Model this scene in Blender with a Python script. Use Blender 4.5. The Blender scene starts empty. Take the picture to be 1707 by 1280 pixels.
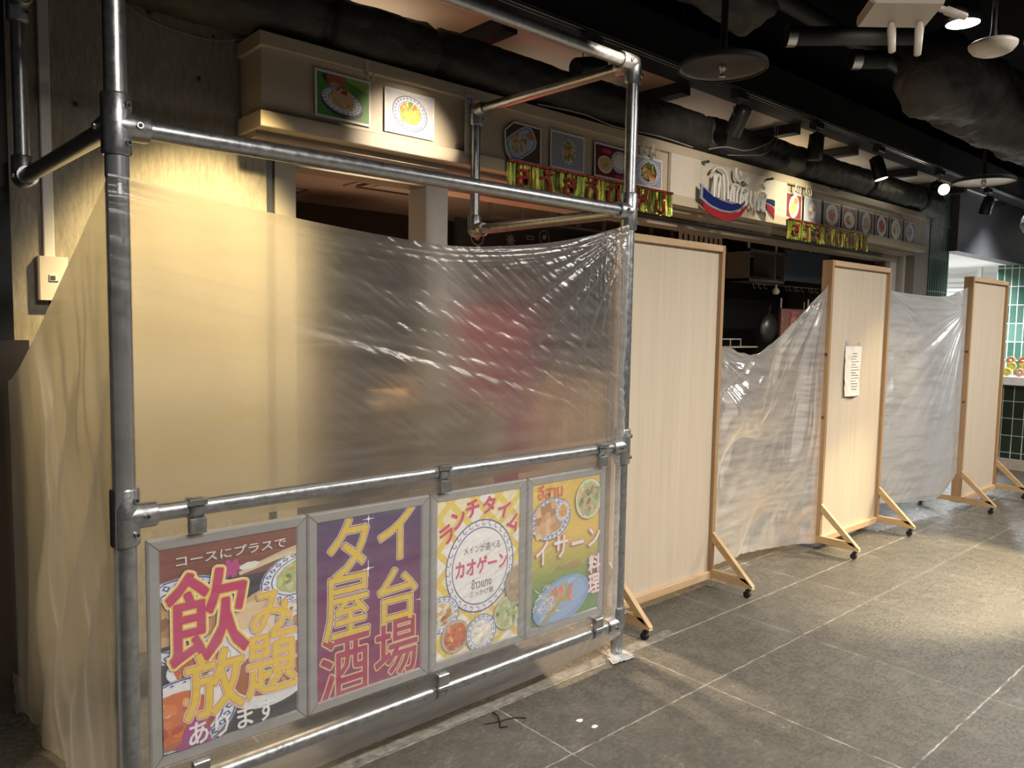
import bpy, math, random
from mathutils import Vector, Matrix, noise
R = math.radians
random.seed(7)
sc = bpy.context.scene
COL = sc.collection

# ------------------------------------------------------------------ camera
FPX = 1280.0
yaw, pit, rol = R(41.7), R(-4.5), R(1.0)
fw = Vector((math.sin(yaw)*math.cos(pit), math.cos(yaw)*math.cos(pit), math.sin(pit)))
rt = Vector((math.cos(yaw), -math.sin(yaw), 0))
up = rt.cross(fw)
r2 = rt*math.cos(rol) + up*math.sin(rol)
u2 = -rt*math.sin(rol) + up*math.cos(rol)
cam = bpy.data.cameras.new('camera')
cam.sensor_width = 36
cam.lens = FPX/1707*36
cam.clip_start = 0.05
camo = bpy.data.objects.new('camera', cam)
camo.matrix_world = Matrix(((r2.x, u2.x, -fw.x, 0), (r2.y, u2.y, -fw.y, 0), (r2.z, u2.z, -fw.z, 1.6), (0, 0, 0, 1)))
COL.objects.link(camo)
sc.camera = camo

# ------------------------------------------------------------------ world, exposure
w = bpy.data.worlds.new('world')
sc.world = w
w.use_nodes = True
w.node_tree.nodes['Background'].inputs[0].default_value = (0.9, 0.93, 1.0, 1)
w.node_tree.nodes['Background'].inputs[1].default_value = 0.035
sc.view_settings.view_transform = 'Standard'
sc.view_settings.look = 'None'
sc.view_settings.gamma = 1
sc.view_settings.use_curve_mapping = False
sc.view_settings.exposure = 0.35
sc.cycles.max_bounces = 10
sc.cycles.transmission_bounces = 8
sc.cycles.transparent_max_bounces = 12
sc.cycles.caustics_refractive = True
sc.cycles.sample_clamp_indirect = 4.0


def aim(o, t):
    d = Vector(t) - o.location
    o.rotation_euler = d.to_track_quat('-Z', 'Y').to_euler()


def spot(name, loc, target, watts, col, cone, blend=0.6, size=0.04):
    l = bpy.data.lights.new(name, 'SPOT')
    l.energy = watts
    l.color = col
    l.spot_size = R(cone)
    l.spot_blend = blend
    l.shadow_soft_size = size
    o = bpy.data.objects.new(name, l)
    COL.objects.link(o)
    o.location = loc
    aim(o, target)
    return o


def area(name, loc, target, watts, col, sx, sy, spread=150):
    l = bpy.data.lights.new(name, 'AREA')
    l.energy = watts
    l.color = col
    l.shape = 'RECTANGLE'
    l.size = sx
    l.size_y = sy
    o = bpy.data.objects.new(name, l)
    COL.objects.link(o)
    o.location = loc
    aim(o, target)
    l.spread = R(spread)
    return o


# track spots and downlights of the corridor
spot('spot_light_fascia', (2.88, 1.5, 3.1), (2.38, 3.54, 2.50), 460, (1, .84, .64), 20, 1.0, .03)
spot('spot_light_concrete', (1.50, 2.60, 3.02), (1.34, 3.82, 1.58), 430, (1, .76, .36), 50, .6, .06)
spot('spot_light_partition', (7.3, 0.9, 3.15), (6.15, 2.45, 0.80), 230, (1, .80, .50), 34, 0.8, .04)
spot('spot_light_floor_pool', (8.2, 1.5, 3.12), (5.45, 1.95, 0.0), 1150, (1, .80, .46), 28, 0.45, .03)
spot('spot_light_garland', (6.75, 2.3, 3.2), (6.35, 3.54, 2.50), 150, (1, .88, .60), 46, 0.9, .03)
spot('spot_light_ceiling_lamp', (4.21, 1.456, 3.05), (4.9, 0.8, 0), 150, (.95, .97, 1), 70, 0.9, .05)
area('downlight_near', (1.2, -0.6, 3.3), (1.3, -0.2, 0), 120, (1, .93, .84), 1.2, .5)
area('downlight_mid', (4.4, -0.3, 3.3), (4.5, 0.1, 0), 140, (1, .93, .84), 1.2, .5)
area('downlight_far', (8.2, 0.0, 3.3), (8.2, 0.4, 0), 125, (1, .94, .86), 1.2, .5)
spot('spot_light_glaring', (8.93, 3.18, 3.08), (5.9, 0.3, 1.0), 30, (1, .88, .66), 60, .9, .04)
for cx_, cw_, cc_ in ((2.3, 1.2, (1, .84, .66)), (4.05, .35, (1, .9, .8)), (5.75, .38, (1, .9, .8)), (7.2, 1.3, (1, .84, .56)), (8.5, .7, (1, .92, .8)), (10.0, .8, (.9, .95, 1))):
    area('board_fill_light', (cx_, 4.05, 3.18), (cx_, 4.0, 4), cw_, cc_, .9, .12, 170)  # added unseen fills facing up, brighten the tan ceiling boards
# bright neighbouring shop beyond the green column
area('shop_ceiling_light', (13.2, 5.0, 2.62), (13.2, 5.0, 0), 480, (.93, .97, 1), 2.2, 1.6)
area('counter_ceiling_light', (11.6, 2.6, 3.2), (12.3, 2.9, 0), 230, (.95, .98, 1), 1.2, 1.2, 100)
spot('far_sheet_fill', (11.0, 3.35, 2.9), (7.1, 2.6, 1.0), 520, (.85, .92, 1), 34, .9, .1)  # added spot, stands in for shop light coming through the far sheet
spot('spot_light_behind_sheet', (4.9, 3.35, 2.35), (4.75, 3.1, 0), 75, (1, .66, .28), 80, .9, .08)
spot('fascia_mid_fill', (3.9, 1.2, 3.12), (5.1, 3.54, 2.55), 170, (1, .88, .74), 38, 1, .05)  # added unseen spot, lifts the photos and sign along the fascia
spot('interior_fill', (3.1, 4.45, 2.86), (3.0, 4.5, 0), 700, (1, .74, .46), 150, 1, .04)  # added lamp hidden behind the header, warms the shop behind the film
# dim light inside the closed shop
area('interior_glow', (4.5, 6.0, 1.2), (4.5, 6.0, 3), 9, (1, .72, .5), 2.5, 1.5)


# ------------------------------------------------------------------ materials
def new_mat(name):
    m = bpy.data.materials.new(name)
    m.use_nodes = True
    nt = m.node_tree
    return m, nt, nt.nodes['Principled BSDF']


def N(nt, t, **kw):
    n = nt.nodes.new(t)
    for k, v in kw.items():
        setattr(n, k, v)
    return n


def coords(nt, scale=(1, 1, 1), rot=(0, 0, 0)):
    g = N(nt, 'ShaderNodeNewGeometry')
    mp = N(nt, 'ShaderNodeMapping')
    mp.inputs['Scale'].default_value = scale
    mp.inputs['Rotation'].default_value = rot
    nt.links.new(g.outputs['Position'], mp.inputs[0])
    return mp.outputs[0]


def ramp(nt, fac, stops):
    r = N(nt, 'ShaderNodeValToRGB')
    els = r.color_ramp.elements
    while len(els) < len(stops):
        els.new(0.5)
    for e, (p, c) in zip(els, stops):
        e.position = p
        e.color = (*c, 1) if len(c) == 3 else c
    nt.links.new(fac, r.inputs[0])
    return r.outputs[0]


def noise_tex(nt, vec, scale, detail=5, rough=.6):
    n = N(nt, 'ShaderNodeTexNoise')
    n.inputs['Scale'].default_value = scale
    n.inputs['Detail'].default_value = detail
    n.inputs['Roughness'].default_value = rough
    nt.links.new(vec, n.inputs['Vector'])
    return n.outputs[0]


def bump(nt, h, strength, dist, b=None):
    n = N(nt, 'ShaderNodeBump')
    n.inputs['Strength'].default_value = strength
    n.inputs['Distance'].default_value = dist
    nt.links.new(h, n.inputs['Height'])
    if b is not None:
        nt.links.new(n.outputs[0], b.inputs['Normal'])
    return n.outputs[0]


def math_n(nt, op, a, b=None, c=None):
    n = N(nt, 'ShaderNodeMath', operation=op)
    for i, q in enumerate((a, b, c)):
        if q is None:
            continue
        if isinstance(q, (int, float)):
            n.inputs[i].default_value = q
        else:
            nt.links.new(q, n.inputs[i])
    return n.outputs[0]


def plain(name, col, rough=.5, metal=0, var=.12, scale=12, bmp=0.0, stretch=(1, 1, 1), spec=.5):
    """noise-varied surface of one colour"""
    m, nt, b = new_mat(name)
    v = coords(nt, stretch)
    f = noise_tex(nt, v, scale)
    c0 = tuple(max(0, x*(1-var)) for x in col)
    c1 = tuple(min(1, x*(1+var)) for x in col)
    nt.links.new(ramp(nt, f, [(.3, c0), (.7, c1)]), b.inputs['Base Color'])
    b.inputs['Roughness'].default_value = rough
    b.inputs['Metallic'].default_value = metal
    b.inputs['Specular IOR Level'].default_value = spec
    if bmp:
        bump(nt, f, bmp, .01, b)
    return m


M = {}
M['black'] = plain('black_paint', (.012, .012, .013), .6)
M['ceiling_black'] = plain('ceiling_black', (.008, .008, .009), .9, spec=.05)
M['black_gloss'] = plain('black_gloss', (.015, .015, .016), .3)
M['cream'] = plain('cream_laminate', (.50, .42, .31), .45, var=.03)
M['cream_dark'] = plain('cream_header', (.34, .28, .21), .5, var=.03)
M['white_board'] = plain('white_board', (.62, .57, .48), .5, var=.04)
M['white_metal'] = plain('white_metal', (.62, .60, .56), .4, var=.03)
M['white_plastic'] = plain('white_plastic', (.62, .55, .47), .4, var=.03)
M['wall_white'] = plain('white_wall', (.8, .8, .78), .6, var=.02)
M['tan'] = plain('tan_ceiling_board', (.52, .42, .31), .5, var=.05, scale=3)
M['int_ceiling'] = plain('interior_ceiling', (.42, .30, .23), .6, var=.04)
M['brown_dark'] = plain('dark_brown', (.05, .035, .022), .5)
M['blue_grey'] = plain('blue_grey_board', (.075, .10, .14), .35, var=.03)
M['steel'] = plain('brushed_steel', (.5, .5, .5), .3, 1, var=.1)
M['dark_steel'] = plain('dark_steel', (.12, .12, .12), .35, .8)
M['aluminium'] = plain('aluminium_frame', (.50, .49, .48), .38, .75, var=.05, scale=30)
M['shadow_gap'] = plain('gap_rubber', (.02, .02, .02), .7)
M['box_brown'] = plain('brown_carton', (.30, .20, .10), .7)
M['tape'] = plain('silver_tape', (.7, .72, .74), .25, .5)
M['paper'] = plain('paper', (.75, .70, .62), .6, var=.02)
M['rubber'] = plain('rubber_black', (.01, .01, .01), .5)
M['stone'] = plain('stone_base', (.42, .36, .30), .5)
M['marble'] = plain('marble_white', (.8, .8, .8), .25)
M['orange_ring'] = plain('glazed_orange', (.75, .30, .12), .35)
M['yellow_ring'] = plain('glazed_yellow', (.80, .68, .12), .35)
M['salmon_ring'] = plain('glazed_salmon', (.80, .42, .25), .35)
M['wire'] = plain('grey_cable', (.35, .33, .30), .5)
M['cardb'] = plain('floor_dust', (.17, .16, .14), .8, var=.5, scale=25)
M['shelf_dark'] = plain('dim_shelf', (.13, .11, .09), .5)
M['tape_dark'] = plain('grey_tape', (.22, .23, .25), .35, .3, var=.05)
M['grey_soffit'] = plain('grey_soffit', (.07, .07, .078), .55)
M['jamb'] = plain('beige_jamb', (.36, .33, .28), .5, var=.05)


def galvanised():
    m, nt, b = new_mat('galvanised_steel')
    v = coords(nt)
    f = noise_tex(nt, v, 38, 6, .7)
    nt.links.new(ramp(nt, f, [(.3, (.32, .33, .34)), (.7, (.52, .53, .54))]), b.inputs['Base Color'])
    b.inputs['Metallic'].default_value = .92
    nt.links.new(ramp(nt, f, [(.3, (.26,)*3), (.7, (.42,)*3)]), b.inputs['Roughness'])
    bump(nt, noise_tex(nt, v, 160, 3), .12, .002, b)
    return m


M['galv'] = galvanised()


def glass_clear():
    m, nt, b = new_mat('clear_acrylic')
    out = nt.nodes['Material Output']
    t = N(nt, 'ShaderNodeBsdfTransparent')
    t.inputs[0].default_value = (.98, .985, .98, 1)
    g = N(nt, 'ShaderNodeBsdfGlossy')
    g.inputs['Roughness'].default_value = .08
    d = N(nt, 'ShaderNodeBsdfDiffuse')
    d.inputs[0].default_value = (.8, .8, .78, 1)
    f = N(nt, 'ShaderNodeLayerWeight')
    f.inputs[0].default_value = .06
    n = noise_tex(nt, coords(nt), 25)
    mx0 = N(nt, 'ShaderNodeMixShader')
    nt.links.new(ramp(nt, n, [(.4, (.0,)*3), (.8, (.035,)*3)]), mx0.inputs[0])
    nt.links.new(t.outputs[0], mx0.inputs[1])
    nt.links.new(d.outputs[0], mx0.inputs[2])
    mx = N(nt, 'ShaderNodeMixShader')
    nt.links.new(f.outputs[0], mx.inputs[0])
    nt.links.new(mx0.outputs[0], mx.inputs[1])
    nt.links.new(g.outputs[0], mx.inputs[2])
    nt.links.new(mx.outputs[0], out.inputs[0])
    return m


M['acrylic'] = glass_clear()


def film(name, haze, tint, ior, rough, rot, sc1, bs=.6, gloss_rough=.22, clear_below=0, gloss=.42):
    """thin translucent polythene: a rough forward-scattering body, a little milky haze, a glossy skin, creases"""
    m, nt, b = new_mat(name)
    out = nt.nodes['Material Output']
    v = coords(nt, (sc1, sc1, sc1*9), rot)
    n1 = noise_tex(nt, v, 1.0, 6, .65)
    v2 = coords(nt, (1, 1, 1))
    n2 = noise_tex(nt, v2, 22, 5, .6)
    h = math_n(nt, 'ADD', n1, math_n(nt, 'MULTIPLY', n2, .35))
    nb = bump(nt, h, bs, .018)
    geo = N(nt, 'ShaderNodeNewGeometry')
    iorv = math_n(nt, 'ADD', math_n(nt, 'MULTIPLY', geo.outputs['Backfacing'], 1/ior-ior), ior)
    rf = N(nt, 'ShaderNodeBsdfRefraction')
    rf.inputs['Color'].default_value = (*tint, 1)
    rf.inputs['Roughness'].default_value = rough
    nt.links.new(iorv, rf.inputs['IOR'])
    nt.links.new(nb, rf.inputs['Normal'])
    tr = N(nt, 'ShaderNodeBsdfTransparent')
    tr.inputs[0].default_value = (.97, .97, .97, 1)
    df = N(nt, 'ShaderNodeBsdfDiffuse')
    df.inputs[0].default_value = (.86, .86, .86, 1)
    nt.links.new(nb, df.inputs['Normal'])
    tl = N(nt, 'ShaderNodeBsdfTranslucent')
    tl.inputs[0].default_value = (.86, .86, .86, 1)
    nt.links.new(nb, tl.inputs['Normal'])
    gl = N(nt, 'ShaderNodeBsdfGlossy')
    gl.inputs['Roughness'].default_value = gloss_rough
    nt.links.new(nb, gl.inputs['Normal'])

    def mix(fac, a, c):
        x = N(nt, 'ShaderNodeMixShader')
        if isinstance(fac, float):
            x.inputs[0].default_value = fac
        else:
            nt.links.new(fac, x.inputs[0])
        nt.links.new(a, x.inputs[1])
        nt.links.new(c, x.inputs[2])
        return x.outputs[0]
    if clear_below:
        sp = N(nt, 'ShaderNodeSeparateXYZ')
        nt.links.new(geo.outputs['Position'], sp.inputs[0])
        taut = math_n(nt, 'MULTIPLY', math_n(nt, 'MULTIPLY', math_n(nt, 'LESS_THAN', sp.outputs[2], clear_below), math_n(nt, 'MULTIPLY', math_n(nt, 'GREATER_THAN', sp.outputs[2], .21), math_n(nt, 'LESS_THAN', sp.outputs[1], 2.40))), .86)
        body = mix(math_n(nt, 'ADD', taut, .12), rf.outputs[0], tr.outputs[0])
    else:
        body = mix(.12, rf.outputs[0], tr.outputs[0])
    milk = mix(.5, df.outputs[0], tl.outputs[0])
    hz = ramp(nt, n1, [(.35, (haze*.7,)*3), (.75, (haze*1.5,)*3)])
    if clear_below:
        # several plies lie gathered round the right post
        ply = math_n(nt, 'MULTIPLY', math_n(nt, 'MULTIPLY', math_n(nt, 'SUBTRACT', sp.outputs[0], 2.70), 8.0, ), .34)
        ply = math_n(nt, 'MINIMUM', math_n(nt, 'MAXIMUM', ply, 0.0), .34)
        hz = math_n(nt, 'ADD', hz, math_n(nt, 'MULTIPLY', ply, math_n(nt, 'ADD', n1, .35)))
    graz = N(nt, 'ShaderNodeLayerWeight')
    graz.inputs[0].default_value = .5
    f3 = math_n(nt, 'MULTIPLY', math_n(nt, 'POWER', graz.outputs['Facing'], 2.5), .75)
    s = mix(math_n(nt, 'ADD', hz, math_n(nt, 'MULTIPLY', f3, math_n(nt, 'SUBTRACT', 1.0, hz))), body, milk)
    fr = N(nt, 'ShaderNodeLayerWeight')
    fr.inputs[0].default_value = .28
    nt.links.new(nb, fr.inputs['Normal'])
    s = mix(math_n(nt, 'ADD', math_n(nt, 'MULTIPLY', fr.outputs['Fresnel'], gloss), .02), s, gl.outputs[0])
    nt.links.new(s, out.inputs[0])
    return m


M['film_front'] = film('polythene_film_thin', .15, (.97, .96, .94), 1.12, .78, (0, R(-32), 0), 2.2, .12, .22, .975, .22)
M['film_white'] = film('polythene_film_white', .95, (.9, .9, .9), 1.12, .8, (0, R(38), 0), 2.6, .2)
M['film_clear'] = film('polythene_film_crumpled', .58, (.94, .92, .92), 1.12, .8, (0, R(48), 0), 3.0, .16, .13)


def print_mat():
    m, nt, b = new_mat('printed_colours')
    a = N(nt, 'ShaderNodeVertexColor', layer_name='Col')
    n = noise_tex(nt, coords(nt), 60, 3)
    mx = N(nt, 'ShaderNodeMix', data_type='RGBA', blend_type='MULTIPLY')
    mx.inputs[0].default_value = 1
    nt.links.new(a.outputs[0], mx.inputs[6])
    nt.links.new(ramp(nt, n, [(.3, (.88,)*3), (.7, (1,)*3)]), mx.inputs[7])
    nt.links.new(mx.outputs[2], b.inputs['Base Color'])
    b.inputs['Roughness'].default_value = .38
    return m


M['print'] = print_mat()


def foil(name, metal, rough):
    m, nt, b = new_mat(name)
    a = N(nt, 'ShaderNodeVertexColor', layer_name='Col')
    nt.links.new(a.outputs[0], b.inputs['Base Color'])
    b.inputs['Metallic'].default_value = metal
    b.inputs['Roughness'].default_value = rough
    bump(nt, noise_tex(nt, coords(nt, (60, 60, 8)), 1, 4), .8, .01, b)
    return m


M['foil'] = foil('tinsel_foil', .75, .28)


def floor_mat():
    m, nt, b = new_mat('slate_tile_floor')
    g = N(nt, 'ShaderNodeNewGeometry')
    sp = N(nt, 'ShaderNodeSeparateXYZ')
    # wobble the joints a little
    wob = noise_tex(nt, coords(nt), 14, 4)
    wv = math_n(nt, 'MULTIPLY', math_n(nt, 'SUBTRACT', wob, .5), .014)
    nt.links.new(g.outputs['Position'], sp.inputs[0])
    X = math_n(nt, 'ADD', sp.outputs[0], wv)
    Y = math_n(nt, 'ADD', sp.outputs[1], wv)

    def joint(c, off, period, wd):
        q = math_n(nt, 'PINGPONG', math_n(nt, 'SUBTRACT', c, off), period/2)
        return math_n(nt, 'LESS_THAN', q, wd)
    jx = joint(X, 2.02, .86, .0032)
    jy = joint(Y, 1.02, .87, .0036)
    jy2 = math_n(nt, 'LESS_THAN', math_n(nt, 'ABSOLUTE', math_n(nt, 'SUBTRACT', Y, 2.33)), .005)
    j = math_n(nt, 'MAXIMUM', math_n(nt, 'MAXIMUM', jx, jy), jy2)
    # slab-to-slab tone
    cx = math_n(nt, 'FLOOR', math_n(nt, 'DIVIDE', math_n(nt, 'SUBTRACT', X, 2.02), .86))
    cy = math_n(nt, 'FLOOR', math_n(nt, 'DIVIDE', math_n(nt, 'SUBTRACT', Y, 1.02), .87))
    cmb = N(nt, 'ShaderNodeCombineXYZ')
    nt.links.new(cx, cmb.inputs[0])
    nt.links.new(cy, cmb.inputs[1])
    wn = N(nt, 'ShaderNodeTexWhiteNoise', noise_dimensions='3D')
    nt.links.new(cmb.outputs[0], wn.inputs['Vector'])
    big = noise_tex(nt, coords(nt), 1.6, 6, .6)
    mid = noise_tex(nt, coords(nt), 9, 8, .72)
    fine = noise_tex(nt, coords(nt, (1, 1.6, 1)), 42, 9, .8)
    h = math_n(nt, 'ADD', math_n(nt, 'MULTIPLY', mid, .38), math_n(nt, 'MULTIPLY', fine, .62))
    base = ramp(nt, h, [(.33, (.040, .038, .034)), (.48, (.088, .083, .071)), (.57, (.135, .125, .105)), (.66, (.40, .37, .30))])
    tone = math_n(nt, 'ADD', .62, math_n(nt, 'ADD', math_n(nt, 'MULTIPLY', wn.outputs[0], .2), math_n(nt, 'MULTIPLY', big, .6)))
    hs = N(nt, 'ShaderNodeHueSaturation')
    nt.links.new(base, hs.inputs['Color'])
    nt.links.new(tone, hs.inputs['Value'])
    gr = ramp(nt, mid, [(.38, (.11, .105, .09)), (.5, (.28, .265, .22)), (.60, (.46, .44, .37))])
    mx = N(nt, 'ShaderNodeMix', data_type='RGBA')
    nt.links.new(j, mx.inputs[0])
    nt.links.new(hs.outputs[0], mx.inputs[6])
    nt.links.new(gr, mx.inputs[7])
    nt.links.new(mx.outputs[2], b.inputs['Base Color'])
    nt.links.new(ramp(nt, h, [(.38, (.46,)*3), (.60, (.13,)*3)]), b.inputs['Roughness'])
    hh = math_n(nt, 'SUBTRACT', h, math_n(nt, 'MULTIPLY', j, .5))
    bump(nt, hh, .6, .010, b)
    return m


M['floor'] = floor_mat()


def concrete():
    m, nt, b = new_mat('rough_concrete')
    v = coords(nt, (1, 1, .35))
    f = noise_tex(nt, v, 3, 8, .7)
    f2 = noise_tex(nt, coords(nt, (14, 14, 2.6)), 4, 6, .75)
    h = math_n(nt, 'ADD', math_n(nt, 'MULTIPLY', f, .4), math_n(nt, 'MULTIPLY', f2, .6))
    nt.links.new(ramp(nt, h, [(.32, (.17, .15, .12)), (.5, (.30, .27, .215)), (.68, (.42, .385, .31))]), b.inputs['Base Color'])
    b.inputs['Roughness'].default_value = .8
    bump(nt, f2, .35, .01, b)
    return m


M['concrete'] = concrete()


def wood(name, c0, c1, rough, axis_scale, knots=True):
    m, nt, b = new_mat(name)
    tc = N(nt, 'ShaderNodeTexCoord')
    mp = N(nt, 'ShaderNodeMapping')
    mp.inputs['Scale'].default_value = axis_scale
    nt.links.new(tc.outputs['Object'], mp.inputs[0])
    f = noise_tex(nt, mp.outputs[0], 1, 6, .6)
    nt.links.new(ramp(nt, f, [(.3, c0), (.7, c1)]), b.inputs['Base Color'])
    b.inputs['Roughness'].default_value = rough
    bump(nt, f, .15, .002, b)
    return m


M['ply'] = wood('pale_plywood', (.50, .42, .32), (.57, .485, .375), .5, (26, 26, 1.1))
M['pine_v'] = wood('pine_stile', (.28, .165, .08), (.42, .27, .14), .5, (22, 22, 1.6))
M['pine_h'] = wood('pine_rail', (.44, .29, .16), (.58, .42, .25), .5, (1.6, 22, 22))
M['pine_y'] = wood('pine_foot', (.40, .25, .12), (.55, .38, .20), .5, (22, 2.5, 14))
M['knot'] = plain('pine_knot', (.09, .04, .02), .6)


def insulation():
    m, nt, b = new_mat('black_duct_wrap')
    v = coords(nt)
    f = noise_tex(nt, v, 7, 6, .6)
    ck = N(nt, 'ShaderNodeTexVoronoi')
    ck.inputs['Scale'].default_value = 90
    nt.links.new(v, ck.inputs['Vector'])
    nt.links.new(ramp(nt, f, [(.3, (.022, .020, .018)), (.7, (.050, .046, .040))]), b.inputs['Base Color'])
    b.inputs['Roughness'].default_value = .55
    h = math_n(nt, 'ADD', f, math_n(nt, 'MULTIPLY', ck.outputs[0], .08))
    bump(nt, h, .6, .03, b)
    return m


M['wrap'] = insulation()


def tiles(name, c0, c1, grout, wdt, hgt, use_y=False, gap=.05, shine=.12, flake=0):
    m, nt, b = new_mat(name)
    g = N(nt, 'ShaderNodeNewGeometry')
    sp = N(nt, 'ShaderNodeSeparateXYZ')
    nt.links.new(g.outputs['Position'], sp.inputs[0])
    a = sp.outputs[1] if use_y else sp.outputs[0]
    z = sp.outputs[2]
    jx = math_n(nt, 'LESS_THAN', math_n(nt, 'PINGPONG', a, wdt/2), gap*wdt)
    jz = math_n(nt, 'LESS_THAN', math_n(nt, 'PINGPONG', z, hgt/2), gap*wdt)
    j = math_n(nt, 'MAXIMUM', jx, jz)
    cx = math_n(nt, 'FLOOR', math_n(nt, 'DIVIDE', a, wdt))
    cz = math_n(nt, 'FLOOR', math_n(nt, 'DIVIDE', z, hgt))
    cmb = N(nt, 'ShaderNodeCombineXYZ')
    nt.links.new(cx, cmb.inputs[0])
    nt.links.new(cz, cmb.inputs[1])
    wn = N(nt, 'ShaderNodeTexWhiteNoise', noise_dimensions='3D')
    nt.links.new(cmb.outputs[0], wn.inputs['Vector'])
    fl = noise_tex(nt, coords(nt), 60, 5, .8)
    bc = ramp(nt, wn.outputs[0], [(0, c0), (1, c1)])
    mx = N(nt, 'ShaderNodeMix', data_type='RGBA')
    nt.links.new(j, mx.inputs[0])
    nt.links.new(bc, mx.inputs[6])
    mx.inputs[7].default_value = (*grout, 1)
    nt.links.new(mx.outputs[2], b.inputs['Base Color'])
    b.inputs['Roughness'].default_value = shine
    bump(nt, math_n(nt, 'SUBTRACT', math_n(nt, 'MULTIPLY', fl, .2+flake), j), .5, .006, b)
    return m


M['tile_column'] = tiles('dark_green_tile', (.010, .035, .026), (.03, .075, .055), (.35, .38, .34), .075, .42, gap=.045, flake=1.0)
M['tile_wall'] = tiles('green_wall_tile', (.025, .065, .048), (.07, .135, .105), (.62, .62, .56), .10, .29, use_y=True, gap=.055)
M['tile_counter'] = tiles('black_green_tile', (.008, .018, .014), (.018, .035, .028), (.35, .40, .34), .11, .20, use_y=True, gap=.04)


def emis(name, col, s):
    m, nt, b = new_mat(name)
    b.inputs['Base Color'].default_value = (*col, 1)
    b.inputs['Emission Color'].default_value = (*col, 1)
    b.inputs['Emission Strength'].default_value = s
    return m


M['lamp_on'] = emis('lamp_lit_white', (.95, .97, 1), 30)
M['lamp_warm'] = emis('lamp_lit_warm', (1, .86, .6), 40)
M['lamp_soft'] = emis('lamp_lit_soft', (1, .9, .75), 6)


# ------------------------------------------------------------------ mesh builder
ORG = {}


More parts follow.
